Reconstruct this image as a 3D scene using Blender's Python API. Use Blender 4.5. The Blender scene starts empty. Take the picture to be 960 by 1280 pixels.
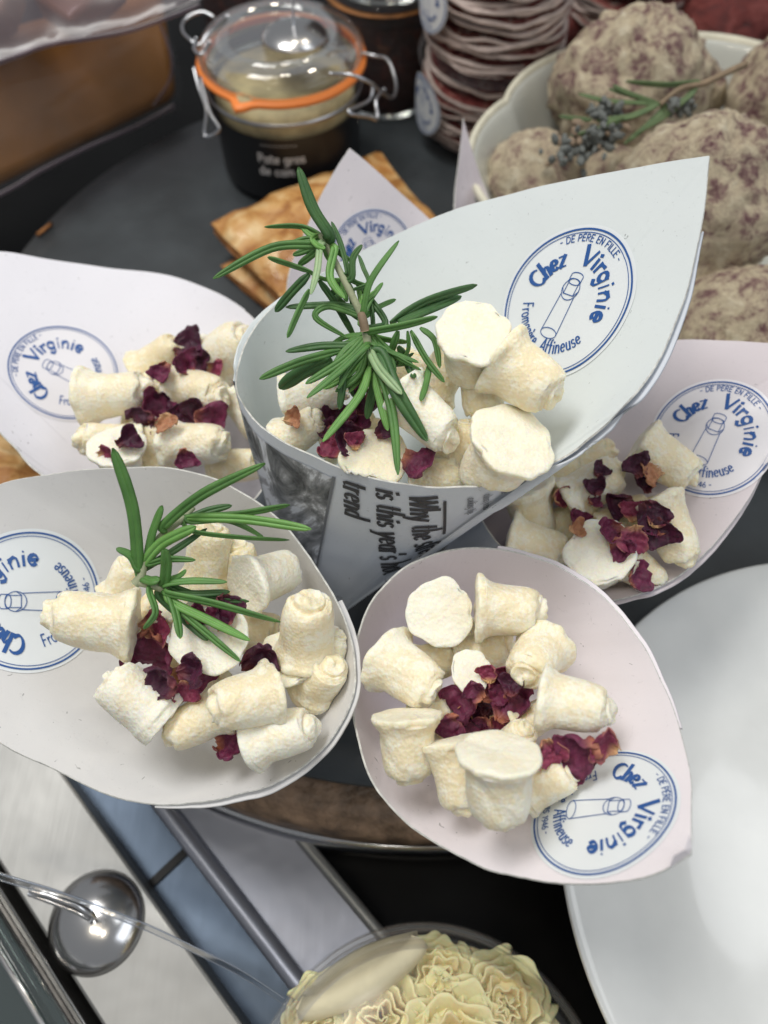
import bpy, math, random
import numpy as np
from mathutils import Vector, Matrix, noise
from mathutils.bvhtree import BVHTree
R = math.radians
random.seed(7)
sc = bpy.context.scene
C = sc.collection

# ---------------------------------------------------------------- camera
CAMH, PITCH, FPX = 0.35, R(59), 960.0
cam_d = bpy.data.cameras.new('camera'); cam = bpy.data.objects.new('camera', cam_d); C.objects.link(cam)
cam.location = (0, 0, CAMH); cam.rotation_euler = (R(90) - PITCH, 0, 0)
cam_d.sensor_fit = 'VERTICAL'; cam_d.sensor_height = 36; cam_d.lens = 27
cam_d.clip_start = 0.01; cam_d.clip_end = 50
cam_d.dof.use_dof = True; cam_d.dof.focus_distance = 0.262; cam_d.dof.aperture_fstop = 7.5
sc.camera = cam
# ---------------------------------------------------------------- world and lamps
w = bpy.data.worlds.new("World"); sc.world = w; w.use_nodes = True
bg = w.node_tree.nodes['Background']; bg.inputs[0].default_value = (0.90, 0.94, 1.0, 1); bg.inputs[1].default_value = 0.26
def area(name, loc, target, sx, sy, power, col):
    l = bpy.data.lights.new(name, 'AREA'); l.shape = 'RECTANGLE'; l.size = sx; l.size_y = sy; l.energy = power; l.color = col
    o = bpy.data.objects.new(name, l); C.objects.link(o); o.location = loc
    o.rotation_euler = (Vector(target) - Vector(loc)).to_track_quat('-Z', 'Y').to_euler(); return o
area('ceiling_panel_light', (-0.55, 0.55, 1.7), (0, 0.25, 0), 0.75, 0.55, 18.0, (1.0, 0.98, 0.95))
area('shop_window_light', (1.5, -0.5, 1.5), (0, 0.2, 0), 1.2, 0.8, 6.5, (0.86, 0.92, 1.0))
area('plate_reflection_light', (0.66, 0.42, 1.65), (0.3, 0.15, 0), 0.9, 0.40, 2.4, (0.95, 0.98, 1.0))  # added lamp, placed to give the plate a soft reflection
for i, (x, y) in enumerate([(-0.42, -0.25), (-0.20, -0.30), (0.05, -0.42), (-0.1, 1.0), (0.25, 1.1)]):
    area('shop_spot_lamp', (x, y, 1.5), (x * .3, 0.1 + y * .2, 0), 0.09, 0.09, 0.9, (1.0, 0.9, 0.74))
vs = sc.view_settings; vs.view_transform = 'Standard'; vs.look = 'None'; vs.exposure = 0.13; vs.gamma = 1.0; vs.use_curve_mapping = False
sc.cycles.max_bounces = 10; sc.cycles.transparent_max_bounces = 24

# ---------------------------------------------------------------- geometry helpers
FW = Vector((0, math.cos(PITCH), -math.sin(PITCH))); UP = Vector((0, math.sin(PITCH), math.cos(PITCH))); RT = Vector((1, 0, 0))
CAM = Vector((0, 0, CAMH))
def ray(px, py): return FW + RT * ((px - 480) / FPX) + UP * ((640 - py) / FPX)
def P(px, py, d): return CAM + ray(px, py) * d
def PZ(px, py, z):
    r = ray(px, py); return CAM + r * ((z - CAMH) / r.z)
def camdir(th, ph):
    a, b = R(th), R(ph)
    return (RT * math.cos(a) * math.cos(b) + UP * math.sin(a) * math.cos(b) - FW * math.sin(b)).normalized()
def catmull(pts, n, closed=False):
    pts = [np.array(p, float) for p in pts]; out = []; N = len(pts)
    segs = N if closed else N - 1
    for i in range(segs):
        if closed: p0, p1, p2, p3 = pts[i - 1], pts[i], pts[(i + 1) % N], pts[(i + 2) % N]
        else: p0, p1, p2, p3 = pts[max(i - 1, 0)], pts[i], pts[i + 1], pts[min(i + 2, N - 1)]
        for k in range(n):
            t = k / n
            out.append(0.5 * ((2 * p1) + (-p0 + p2) * t + (2 * p0 - 5 * p1 + 4 * p2 - p3) * t * t + (-p0 + 3 * p1 - 3 * p2 + p3) * t ** 3))
    if not closed: out.append(pts[-1])
    return out
def tag(o, label=None, cat=None, group=None, kind=None):
    if label: o['label'] = label
    if cat: o['category'] = cat
    if group: o['group'] = group
    if kind: o['kind'] = kind
    return o
def empty(name, loc):
    o = bpy.data.objects.new(name, None); o.location = loc; o.empty_display_size = .01; C.objects.link(o); return o
def mk(name, verts, faces, mat, parent=None, smooth=True, origin=None):
    """one mesh object; verts are world positions"""
    org = Vector(origin) if origin is not None else Vector((0, 0, 0))
    if parent is not None:
        org = Vector((0, 0, 0)); q = parent
        while q is not None: org = org + Vector(q.location); q = q.parent
    me = bpy.data.meshes.new(name)
    me.from_pydata([tuple(Vector(v) - org) for v in verts], [], faces)
    if smooth: me.polygons.foreach_set('use_smooth', [True] * len(me.polygons))
    me.materials.append(mat); me.update()
    o = bpy.data.objects.new(name, me); C.objects.link(o)
    if parent is not None: o.parent = parent
    else: o.location = org
    return o
def grid_faces(nu, nv, cu=False, cv=False, flip=False):
    f = []
    for i in range(nu if cu else nu - 1):
        for j in range(nv if cv else nv - 1):
            a = i * nv + j; b = ((i + 1) % nu) * nv + j; c = ((i + 1) % nu) * nv + (j + 1) % nv; d = i * nv + (j + 1) % nv
            f.append((a, d, c, b) if flip else (a, b, c, d))
    return f
def frame(ax):
    ax = Vector(ax).normalized(); t = Vector((0, 0, 1)) if abs(ax.z) < .9 else Vector((1, 0, 0))
    u = ax.cross(t).normalized(); return u, ax.cross(u).normalized(), ax
def lathe_vf(prof, seg=64, rfun=None):
    v = []
    for i in range(seg):
        a = 2 * math.pi * i / seg
        for (r, z) in prof:
            rr = r * (rfun(a, z) if rfun else 1); v.append(Vector((rr * math.cos(a), rr * math.sin(a), z)))
    return v, grid_faces(seg, len(prof), cu=True)
def lathe(name, prof, c, mat, parent=None, seg=64, rfun=None, smooth=True, origin=None):
    v, f = lathe_vf(prof, seg, rfun); c = Vector(c)
    return mk(name, [c + q for q in v], f, mat, parent, smooth, origin)
def tube_vf(pts, rad, seg=8, closed=False):
    pts = [Vector(p) for p in pts]; n = len(pts); v = []; prev = None
    for i, p in enumerate(pts):
        a = pts[i - 1] if (i > 0 or closed) else p; b = pts[(i + 1) % n] if (i < n - 1 or closed) else p
        t = (b - a).normalized()
        if prev is None: u = frame(t)[0]
        else: u = (prev - t * prev.dot(t)).normalized()
        prev = u; w_ = t.cross(u); r = rad[i] if hasattr(rad, '__len__') else rad
        for k in range(seg):
            an = 2 * math.pi * k / seg; v.append(p + (u * math.cos(an) + w_ * math.sin(an)) * r)
    f = grid_faces(n, seg, cu=closed, cv=True)
    if not closed:
        f.append(tuple(range(seg))[::-1]); f.append(tuple(range((n - 1) * seg, n * seg)))
    return v, f
def tube(name, pts, rad, mat, parent=None, seg=8, closed=False, origin=None):
    v, f = tube_vf(pts, rad, seg, closed); return mk(name, v, f, mat, parent, True, origin)
def join_vf(parts):
    V, F = [], []
    for v, f in parts:
        b = len(V); V += list(v); F += [tuple(i + b for i in q) for q in f]
    return V, F

# ---------------------------------------------------------------- materials
def new_mat(name):
    m = bpy.data.materials.new(name); m.use_nodes = True
    return m, m.node_tree.nodes, m.node_tree.links, m.node_tree.nodes['Principled BSDF']
def ramp(nodes, links, src, stops):
    r = nodes.new('ShaderNodeValToRGB'); links.new(src, r.inputs[0]); e = r.color_ramp.elements
    while len(e) < len(stops): e.new(.5)
    for i, (p, c) in enumerate(stops): e[i].position = p; e[i].color = (c[0], c[1], c[2], 1)
    return r.outputs[0]
def coords(nodes, kind='Object'): return nodes.new('ShaderNodeTexCoord').outputs[kind]
def noise_n(nodes, links, co, scale, detail=4, rough=.55, dist=0):
    n = nodes.new('ShaderNodeTexNoise'); n.inputs['Scale'].default_value = scale; n.inputs['Detail'].default_value = detail
    n.inputs['Roughness'].default_value = rough; n.inputs['Distortion'].default_value = dist
    links.new(co, n.inputs['Vector']); return n.outputs['Fac']
def bump(nodes, links, bsdf, src, strength, dist):
    b = nodes.new('ShaderNodeBump'); b.inputs['Strength'].default_value = strength; b.inputs['Distance'].default_value = dist
    links.new(src, b.inputs['Height']); links.new(b.outputs[0], bsdf.inputs['Normal']); return b
def mixc(nodes, links, fac, a, b):
    m = nodes.new('ShaderNodeMix'); m.data_type = 'RGBA'
    if isinstance(fac, float): m.inputs[0].default_value = fac
    else: links.new(fac, m.inputs[0])
    for s, x in ((6, a), (7, b)):
        if isinstance(x, tuple): m.inputs[s].default_value = (x[0], x[1], x[2], 1)
        else: links.new(x, m.inputs[s])
    return m.outputs[2]
def simple(name, col, rough=.5, metal=0, bumpscale=0, bstr=.3, bdist=.0005, coat=0, var=.0, vscale=40):
    m, n, l, b = new_mat(name); b.inputs['Roughness'].default_value = rough; b.inputs['Metallic'].default_value = metal
    b.inputs['Coat Weight'].default_value = coat; b.inputs['Coat Roughness'].default_value = .06; b.inputs['Base Color'].default_value = (*col, 1)
    co = coords(n)
    if var:
        f = noise_n(n, l, co, vscale, 5); c = ramp(n, l, f, [(.3, tuple(x * (1 - var) for x in col)), (.7, tuple(min(1, x * (1 + var)) for x in col))])
        l.new(c, b.inputs['Base Color'])
        r = n.new('ShaderNodeMapRange'); l.new(f, r.inputs[0]); r.inputs[3].default_value = max(.02, rough - .12); r.inputs[4].default_value = rough + .12
        l.new(r.outputs[0], b.inputs['Roughness'])
    if bumpscale: bump(n, l, b, noise_n(n, l, co, bumpscale, 5), bstr, bdist)
    return m
def paper(name, col, fleck=True):
    m, n, l, b = new_mat(name); co = coords(n); b.inputs['Roughness'].default_value = .62
    big = noise_n(n, l, co, 14, 3)
    c1 = ramp(n, l, big, [(.3, tuple(x * .965 for x in col)), (.7, col)])
    fib = noise_n(n, l, co, 420, 3, .6, 1.5)
    f2 = ramp(n, l, fib, [(.30, (1, 1, 1)), (.36, (0, 0, 0))])
    c2 = mixc(n, l, f2, c1, tuple(x * .90 for x in col))
    sp = noise_n(n, l, co, 190, 2, .5, 2.5)
    f3 = ramp(n, l, sp, [(.245, (1, 1, 1)), (.27, (0, 0, 0))])
    c3 = mixc(n, l, f3, c2, tuple(x * .55 for x in col))
    l.new(c3, b.inputs['Base Color'])
    bump(n, l, b, noise_n(n, l, co, 260, 6, .65), .22, .0004)
    return m
M = {}
M['paperA'] = paper('paper_cool_white', (.74, .79, .795)); M['paperB'] = paper('paper_lilac_white', (.79, .78, .83))
M['paperC'] = paper('paper_grey_white', (.70, .695, .69)); M['paperD'] = paper('paper_pink_white', (.85, .80, .83))
M['paperE'] = paper('paper_mauve_white', (.68, .625, .655)); M['outer'] = paper('newsprint_paper', (.62, .66, .72))
M['edge'] = simple('cut_cardboard_edge', (.62, .62, .58), .8, bumpscale=900, bstr=.6, var=.25, vscale=500)
M['label'] = simple('sticker_paper', (.79, .83, .85), .38)
M['label_pink'] = simple('sticker_paper_warm', (.80, .785, .82), .38)
M['ink'] = simple('blue_ink', (.025, .10, .33), .4)
M['news_ink'] = simple('newsprint_ink', (.045, .045, .05), .6, var=.3, vscale=400)
M['news_ink_faint'] = simple('faint_newsprint_ink', (.16, .17, .19), .6)

def cheese_mat(name, base, powder, pmin):
    m, n, l, b = new_mat(name); co = coords(n)
    big = noise_n(n, l, co, 150, 6, .68); fine = noise_n(n, l, co, 640, 4, .7)
    ma = n.new('ShaderNodeMath'); ma.operation = 'ADD'; l.new(big, ma.inputs[0]); mb = n.new('ShaderNodeMath'); mb.operation = 'MULTIPLY'
    l.new(fine, mb.inputs[0]); mb.inputs[1].default_value = .55; l.new(mb.outputs[0], ma.inputs[1])
    f = ramp(n, l, ma.outputs[0], [(pmin - .02, (0, 0, 0)), (pmin + .09, (1, 1, 1))])
    at = n.new('ShaderNodeVertexColor'); at.layer_name = 'powder'
    mx = n.new('ShaderNodeMath'); mx.operation = 'MAXIMUM'; l.new(f, mx.inputs[0]); l.new(at.outputs[0], mx.inputs[1])
    mm = n.new('ShaderNodeMath'); mm.operation = 'MULTIPLY'; l.new(mx.outputs[0], mm.inputs[0]); mm.inputs[1].default_value = .85
    l.new(mixc(n, l, mm.outputs[0], base, powder), b.inputs['Base Color'])
    rr = n.new('ShaderNodeMapRange'); l.new(mx.outputs[0], rr.inputs[0]); rr.inputs[3].default_value = .36; rr.inputs[4].default_value = .72
    l.new(rr.outputs[0], b.inputs['Roughness'])
    b.inputs['Subsurface Weight'].default_value = .6; b.inputs['Subsurface Radius'].default_value = (1, .75, .38); b.inputs['Subsurface Scale'].default_value = .003
    v = n.new('ShaderNodeTexVoronoi'); v.inputs['Scale'].default_value = 760; l.new(co, v.inputs['Vector'])
    ad = n.new('ShaderNodeMath'); ad.operation = 'ADD'; l.new(v.outputs['Distance'], ad.inputs[0]); l.new(noise_n(n, l, co, 300, 8, .75), ad.inputs[1])
    bump(n, l, b, ad.outputs[0], .6, .00045)
    return m
M['cheese'] = [cheese_mat('cheese_ivory', (.89, .79, .555), (.945, .895, .74), .755), cheese_mat('cheese_pale', (.90, .81, .59), (.945, .905, .765), .73),
               cheese_mat('cheese_cream', (.88, .775, .53), (.93, .875, .71), .765), cheese_mat('cheese_floury', (.90, .825, .64), (.945, .915, .79), .70)]
def petal_mat(name, deep, mid, tip):
    m, n, l, b = new_mat(name); co = coords(n)
    at = n.new('ShaderNodeVertexColor'); at.layer_name = 'base'
    f = noise_n(n, l, co, 260, 6, .65, 1.0)
    c = ramp(n, l, f, [(.3, deep), (.68, mid)])
    st = n.new('ShaderNodeMath'); st.operation = 'MULTIPLY'; l.new(at.outputs[0], st.inputs[0])
    f2 = ramp(n, l, noise_n(n, l, co, 150, 3), [(.35, (.3, .3, .3)), (.6, (1, 1, 1))]); l.new(f2, st.inputs[1])
    l.new(mixc(n, l, st.outputs[0], c, tip), b.inputs['Base Color'])
    b.inputs['Roughness'].default_value = .48; b.inputs['Sheen Weight'].default_value = .15; b.inputs['Sheen Tint'].default_value = (.9, .3, .5, 1)
    b.inputs['Subsurface Weight'].default_value = .1; b.inputs['Subsurface Scale'].default_value = .001
    bump(n, l, b, noise_n(n, l, co, 420, 6, .7, .6), .8, .0008)
    return m
M['petal'] = [petal_mat('rose_petal_dark', (.020, .003, .012), (.085, .009, .040), (.20, .05, .05)),
              petal_mat('rose_petal_magenta', (.060, .006, .026), (.20, .022, .080), (.55, .22, .12)),
              petal_mat('rose_petal_tipped', (.13, .014, .045), (.34, .05, .11), (.80, .50, .22)),
              petal_mat('rose_petal_tan', (.30, .12, .06), (.55, .28, .14), (.7, .48, .25))]
def leaf_mat(name, a, c):
    m, n, l, b = new_mat(name); co = coords(n)
    f = noise_n(n, l, co, 90, 4); l.new(ramp(n, l, f, [(.3, a), (.7, c)]), b.inputs['Base Color'])
    at = n.new('ShaderNodeVertexColor'); at.layer_name = 'groove'
    src = b.inputs['Base Color'].links[0].from_socket
    l.new(mixc(n, l, at.outputs[0], src, tuple(min(1, x * 1.9 + .03) for x in c)), b.inputs['Base Color'])
    b.inputs['Roughness'].default_value = .5; b.inputs['Subsurface Weight'].default_value = .1; b.inputs['Subsurface Scale'].default_value = .001
    bump(n, l, b, noise_n(n, l, co, 700, 4, .7), .35, .0004)
    return m
M['leaf'] = [leaf_mat('rosemary_green', (.055, .15, .032), (.10, .24, .055)), leaf_mat('rosemary_dark', (.030, .095, .028), (.065, .155, .042)),
             leaf_mat('rosemary_bright', (.10, .25, .045), (.17, .36, .09)), leaf_mat('rosemary_pale', (.20, .33, .15), (.36, .48, .27)),
             leaf_mat('rosemary_dusty', (.07, .12, .045), (.13, .19, .075))]
M['stem'] = simple('rosemary_stem', (.33, .36, .22), .6, bumpscale=500, var=.25, vscale=120)
M['stem_brown'] = simple('woody_stem', (.22, .16, .10), .7, bumpscale=500, var=.3, vscale=120)
M['slate'] = simple('black_slate', (.032, .038, .042), .50, bumpscale=160, bstr=.35, bdist=.0006, var=.4, vscale=16)
M['wood'] = simple('worn_barrel_wood', (.19, .125, .080), .55, bumpscale=120, bstr=1.0, bdist=.003, var=.7, vscale=75)
M['counter'] = simple('black_glossy_counter', (.005, .005, .005), .30, bumpscale=4, bstr=.1, bdist=.002, var=.3, vscale=12)
M['counter'].node_tree.nodes['Principled BSDF'].inputs['Specular IOR Level'].default_value = .1
M['plate'] = simple('white_glazed_porcelain', (.73, .745, .73), .22, coat=.9, bumpscale=11, bstr=.35, bdist=.003, var=.09, vscale=14)
M['bowl'] = simple('cream_glazed_porcelain', (.52, .53, .48), .18, coat=.5, bumpscale=30, bstr=.1, var=.1, vscale=18)
M['bowl_rim'] = simple('worn_cream_rim_glaze', (.66, .63, .50), .22, coat=.4, var=.15, vscale=60)
M['orange'] = simple('orange_rubber', (.86, .24, .045), .5, bumpscale=200, bstr=.15)
M['wire'] = simple('galvanised_wire', (.50, .51, .53), .28, 1)
M['chrome'] = simple('polished_steel', (.62, .61, .60), .20, 1, bumpscale=30, bstr=.04)
M['jar_label'] = simple('black_jar_label', (.010, .011, .013), .35)
M['white_ink'] = simple('white_print', (.70, .71, .72), .5)
M['pate'] = simple('pate_filling', (.40, .33, .19), .6, bumpscale=200, var=.4, vscale=60)
def steel(name, col, rough, ang):
    m, n, l, b = new_mat(name); co = coords(n); mp = n.new('ShaderNodeMapping'); l.new(co, mp.inputs[0])
    mp.inputs['Rotation'].default_value = (0, 0, ang); mp.inputs['Scale'].default_value = (1, .04, 1)
    f = noise_n(n, l, mp.outputs[0], 900, 4, .6); g = noise_n(n, l, co, 9, 3)
    l.new(ramp(n, l, g, [(.3, tuple(x * .8 for x in col)), (.7, tuple(x * 1.1 for x in col))]), b.inputs['Base Color'])  # broad patches in the colour stand in for blurry reflections
    b.inputs['Metallic'].default_value = .7
    mr = n.new('ShaderNodeMapRange'); l.new(f, mr.inputs[0]); mr.inputs[3].default_value = rough - .04; mr.inputs[4].default_value = rough + .05
    l.new(mr.outputs[0], b.inputs['Roughness']); b1 = bump(n, l, b, f, .12, .0002); b2 = bump(n, l, b, noise_n(n, l, co, 16, 3), .35, .004); l.new(b1.outputs[0], b2.inputs['Normal'])
    return m
SA = R(-43.5)
M['steel_warm'] = steel('brushed_steel_warm', (.30, .30, .29), .46, SA); M['steel_blue'] = steel('steel_blue_reflection', (.06, .082, .115), .36, SA)  # the recess steel carries a bluish reflection in its base colour
M['steel_lilac'] = steel('brushed_steel_cool', (.33, .345, .40), .40, SA); M['steel_dark'] = steel('dark_steel_rail', (.16, .15, .14), .3, SA)
def thin_clear(name, tint=(1, 1, 1), rough=.03, refl=1.0, haze=0.0, hazecol=(.6, .6, .65)):
    m, n, l, b = new_mat(name); n.remove(b); out = n['Material Output']
    t = n.new('ShaderNodeBsdfTransparent'); t.inputs[0].default_value = (*tint, 1)
    g = n.new('ShaderNodeBsdfAnisotropic'); g.inputs['Roughness'].default_value = rough; g.inputs['Color'].default_value = (1, 1, 1, 1)
    fr = n.new('ShaderNodeFresnel'); fr.inputs[0].default_value = 1.5
    mul = n.new('ShaderNodeMath'); mul.operation = 'MULTIPLY'; mul.inputs[1].default_value = refl; mul.use_clamp = True; l.new(fr.outputs[0], mul.inputs[0])
    base = t.outputs[0]
    if haze:
        d = n.new('ShaderNodeBsdfDiffuse'); d.inputs[0].default_value = (*hazecol, 1); mh = n.new('ShaderNodeMixShader'); mh.inputs[0].default_value = haze
        l.new(t.outputs[0], mh.inputs[1]); l.new(d.outputs[0], mh.inputs[2]); base = mh.outputs[0]
    mx = n.new('ShaderNodeMixShader'); l.new(mul.outputs[0], mx.inputs[0]); l.new(base, mx.inputs[1]); l.new(g.outputs[0], mx.inputs[2])
    bp = n.new('ShaderNodeBump'); bp.inputs['Strength'].default_value = .25; bp.inputs['Distance'].default_value = .001
    l.new(noise_n(n, l, coords(n), 45, 4), bp.inputs['Height']); l.new(bp.outputs[0], g.inputs['Normal'])
    l.new(mx.outputs[0], out.inputs['Surface']); return m
M['glass'] = thin_clear('jar_glass', (.95, .96, .93), .04, .5, .03)
M['clear_plastic'] = thin_clear('clear_plastic', (.98, .98, .98), .34, .15, .01, (.6, .6, .62))
M['clear_lid'] = thin_clear('clear_plastic_lid', (.98, .98, .96), .22, .45, .05, (.75, .74, .70))
M['film'] = thin_clear('vacuum_film', (.76, .70, .74), .50, .22, .30, (.20, .165, .19))
M['acrylic'] = thin_clear('acrylic_card', (.88, .90, .93), .05, 1.0, .12, (.6, .65, .7))
M['acrylic_edge'] = thin_clear('acrylic_edge', (.72, .76, .82), .10, 1.0, .25, (.50, .55, .62))
M['pane'] = thin_clear('counter_glass', (.80, .88, .86), .02, 2.4, .04, (.5, .6, .6))

def pastry_mat(name):
    m, n, l, b = new_mat(name); co = coords(n)
    f = noise_n(n, l, co, 45, 6, .6, 1.2)
    l.new(ramp(n, l, f, [(.30, (.20, .065, .015)), (.42, (.42, .18, .045)), (.54, (.60, .33, .11)), (.68, (.76, .54, .27))]), b.inputs['Base Color'])
    b.inputs['Roughness'].default_value = .45; b.inputs['Coat Weight'].default_value = .15
    bump(n, l, b, f, 1.0, .005); return m
M['pastry'] = pastry_mat('glazed_puff_pastry'); M['crust'] = simple('baked_crust_side', (.34, .14, .04), .6, bumpscale=220, bstr=.8, bdist=.002, var=.4, vscale=70)
M['slab'] = simple('dark_brown_smoked_slab', (.23, .098, .018), .5, bumpscale=50, bstr=.2, bdist=.001, coat=.1, var=.3, vscale=14)
M['slab_light'] = simple('amber_smoked_slab', (.22, .085, .025), .35, coat=.4, var=.3, vscale=40)
def sausage_mat(name, stops, s1=60, s2=200):
    m, n, l, b = new_mat(name); co = coords(n)
    f = noise_n(n, l, co, s1, 8, .62, .7)
    l.new(ramp(n, l, f, stops), b.inputs['Base Color']); b.inputs['Roughness'].default_value = .6
    ad = n.new('ShaderNodeMath'); ad.operation = 'ADD'; l.new(f, ad.inputs[0]); l.new(noise_n(n, l, co, s2, 7, .7), ad.inputs[1])
    bump(n, l, b, ad.outputs[0], .9, .003); return m
M['ball'] = sausage_mat('dried_sausage_crust', [(.36, (.14, .05, .06)), (.43, (.31, .20, .17)), (.48, (.52, .42, .30)), (.55, (.65, .55, .38)), (.65, (.80, .72, .55))], 88, 480)
for nd in M['ball'].node_tree.nodes:
    if nd.type == 'TEX_NOISE': nd.inputs['Detail'].default_value = 12; nd.inputs['Roughness'].default_value = .72; nd.inputs['Distortion'].default_value = .3
M['red_sausage'] = sausage_mat('red_dried_sausage', [(.3, (.05, .008, .008)), (.5, (.15, .02, .015)), (.66, (.24, .06, .05)), (.8, (.36, .22, .20))], 70)
M['salami'] = sausage_mat('salami_slice', [(.32, (.13, .02, .02)), (.48, (.30, .06, .055)), (.56, (.42, .16, .13)), (.64, (.66, .50, .42))], 120)
M['rind'] = simple('white_salami_rind', (.58, .47, .42), .6, bumpscale=300, var=.25, vscale=100)
M['jar_dark'] = sausage_mat('dark_red_preserve', [(.3, (.012, .003, .003)), (.55, (.05, .010, .008)), (.75, (.16, .035, .015))], 80)
M['frill'] = simple("shaved_cheese", (.92, .78, .45), .5, bumpscale=600, bstr=.4, bdist=.0005, var=.10, vscale=90)
M['frill'].node_tree.nodes['Principled BSDF'].inputs['Subsurface Weight'].default_value = .4
M['frill'].node_tree.nodes['Principled BSDF'].inputs['Subsurface Scale'].default_value = .003
M['bud'] = simple('grey_lavender_bud', (.14, .15, .14), .8, bumpscale=500, var=.4, vscale=200)
M['bud_tan'] = simple('tan_dried_bud', (.26, .19, .13), .8, var=.3, vscale=200)

# ---------------------------------------------------------------- stroke lettering (nib pen)
def arc(cx, cy, rx, ry, a0, a1, n=9): return [(cx + rx * math.cos(R(a0 + (a1 - a0) * i / (n - 1))), cy + ry * math.sin(R(a0 + (a1 - a0) * i / (n - 1)))) for i in range(n)]
G = {
 'C': (.78, [arc(.45, .5, .42, .5, 50, 312, 14)]), 'F': (.6, [[(.1, 1), (.1, 0)], [(.1, 1), (.55, 1)], [(.1, .52), (.45, .52)]]),
 'V': (.72, [[(.02, 1.02), (.34, 0)], [(.34, 0), (.66, .90)]]), 'A': (.7, [[(.02, 0), (.36, 1.02)], [(.36, 1.02), (.68, 0)], [(.15, .34), (.56, .34)]]),
 'W': (1.0, [[(.03, 1), (.27, 0)], [(.27, 0), (.5, .9)], [(.45, 1), (.72, 0)], [(.72, 0), (.95, 1)]]),
 'D': (.72, [[(.1, 0), (.1, 1)], [(.1, 1), (.3, 1)] + arc(.3, .5, .36, .5, 80, -80) + [(.3, 0), (.1, 0)]]),
 'E': (.6, [[(.1, 0), (.1, 1)], [(.1, 1), (.54, 1)], [(.1, .52), (.48, .52)], [(.1, 0), (.54, 0)]]),
 'P': (.62, [[(.1, 0), (.1, 1)], [(.1, 1), (.3, 1)] + arc(.3, .74, .26, .26, 85, -85) + [(.1, .48)]]),
 'R': (.64, [[(.1, 0), (.1, 1)], [(.1, 1), (.3, 1)] + arc(.3, .76, .25, .24, 85, -85) + [(.1, .52)], [(.3, .52), (.6, 0)]]),
 'N': (.7, [[(.1, 0), (.1, 1)], [(.1, 1), (.58, 0)], [(.58, 0), (.58, 1)]]), 'I': (.24, [[(.12, 0), (.12, 1)]]),
 'L': (.55, [[(.1, 1), (.1, 0)], [(.1, 0), (.5, 0)]]), 'U': (.68, [[(.1, 1), (.1, .35)] + arc(.34, .28, .24, .28, 180, 360) + [(.58, 1)]]),
 'S': (.56, [arc(.29, .74, .22, .25, 35, 270, 9) + arc(.28, .25, .24, .25, 85, -145, 9)]),
 '1': (.36, [[(.05, .8), (.22, 1), (.22, 0)]]), '9': (.58, [arc(.28, .7, .23, .28, 0, 360, 12) + [(.51, .6), (.45, .25), (.28, 0)]]),
 '4': (.6, [[(.42, 0), (.42, 1), (.04, .3), (.56, .3)]]), '6': (.58, [[(.42, 1), (.16, .62), (.06, .3)] + arc(.29, .28, .23, .28, 180, 540, 12)]),
 '-': (.45, [[(.06, .48), (.36, .48)]]), ' ': (.34, []), "'": (.2, [[(.1, 1), (.07, .78)]]),
 'h': (.6, [[(.1, 1.08), (.1, 0)], [(.1, .38), (.2, .56), (.34, .62), (.46, .52), (.49, .3), (.49, 0)]]),
 'n': (.6, [[(.1, .62), (.1, 0)], [(.1, .38), (.2, .56), (.34, .62), (.46, .52), (.49, .3), (.49, 0)]]),
 'm': (.9, [[(.1, .62), (.1, 0)], [(.1, .4), (.2, .58), (.32, .61), (.42, .5), (.43, 0)], [(.43, .4), (.54, .58), (.66, .61), (.76, .5), (.78, 0)]]),
 'e': (.58, [[(.07, .32), (.5, .36)] + arc(.29, .33, .22, .30, 10, 315, 12)]), 'è': (.58, [[(.07, .32), (.5, .36)] + arc(.29, .33, .22, .30, 10, 315, 12), [(.16, .95), (.32, .78)]]),
 'È': (.6, [[(.1, 0), (.1, 1)], [(.1, 1), (.54, 1)], [(.1, .52), (.48, .52)], [(.1, 0), (.54, 0)], [(.2, 1.32), (.38, 1.14)]]),
 'z': (.58, [[(.06, .6), (.5, .6)], [(.5, .6), (.05, .02)], [(.05, .02), (.56, .02)]]), 'i': (.26, [[(.13, .6), (.13, 0)], [(.13, .86), (.15, .80)]]),
 'r': (.42, [[(.1, .62), (.1, 0)], [(.1, .38), (.2, .56), (.4, .6)]]), 'f': (.4, [[(.42, 1.0), (.28, 1.04), (.17, .85), (.16, 0)], [(.02, .6), (.36, .6)]]),
 'g': (.6, [arc(.28, .34, .22, .28, 40, 320, 12), [(.49, .62), (.49, .0), (.42, -.27), (.24, -.34), (.06, -.22)]]),
 'o': (.58, [arc(.29, .31, .23, .30, 0, 360, 14)]), 'a': (.58, [arc(.28, .31, .22, .30, 40, 320, 12), [(.48, .62), (.48, 0)]]),
 'u': (.6, [[(.1, .62), (.1, .3)] + arc(.29, .24, .19, .24, 190, 350, 7) + [(.49, .62)], [(.49, .62), (.49, 0)]]),
 's': (.46, [arc(.24, .46, .17, .16, 35, 270, 7) + arc(.23, .15, .18, .16, 85, -150, 7)]),
 't': (.4, [[(.17, .9), (.17, .15), (.24, .01), (.38, .04)], [(.02, .62), (.36, .62)]]), 'y': (.56, [[(.04, .62), (.28, .0)], [(.52, .62), (.2, -.3), (.04, -.32)]]),
 'd': (.6, [arc(.28, .31, .22, .30, 40, 320, 12), [(.49, 1.05), (.49, 0)]]), 'c': (.5, [arc(.28, .31, .22, .30, 50, 315, 12)]),
 'k': (.52, [[(.1, 1.05), (.1, 0)], [(.46, .62), (.12, .28)], [(.22, .36), (.5, 0)]]), 'l': (.24, [[(.12, 1.05), (.12, 0)]]),
}
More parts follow.
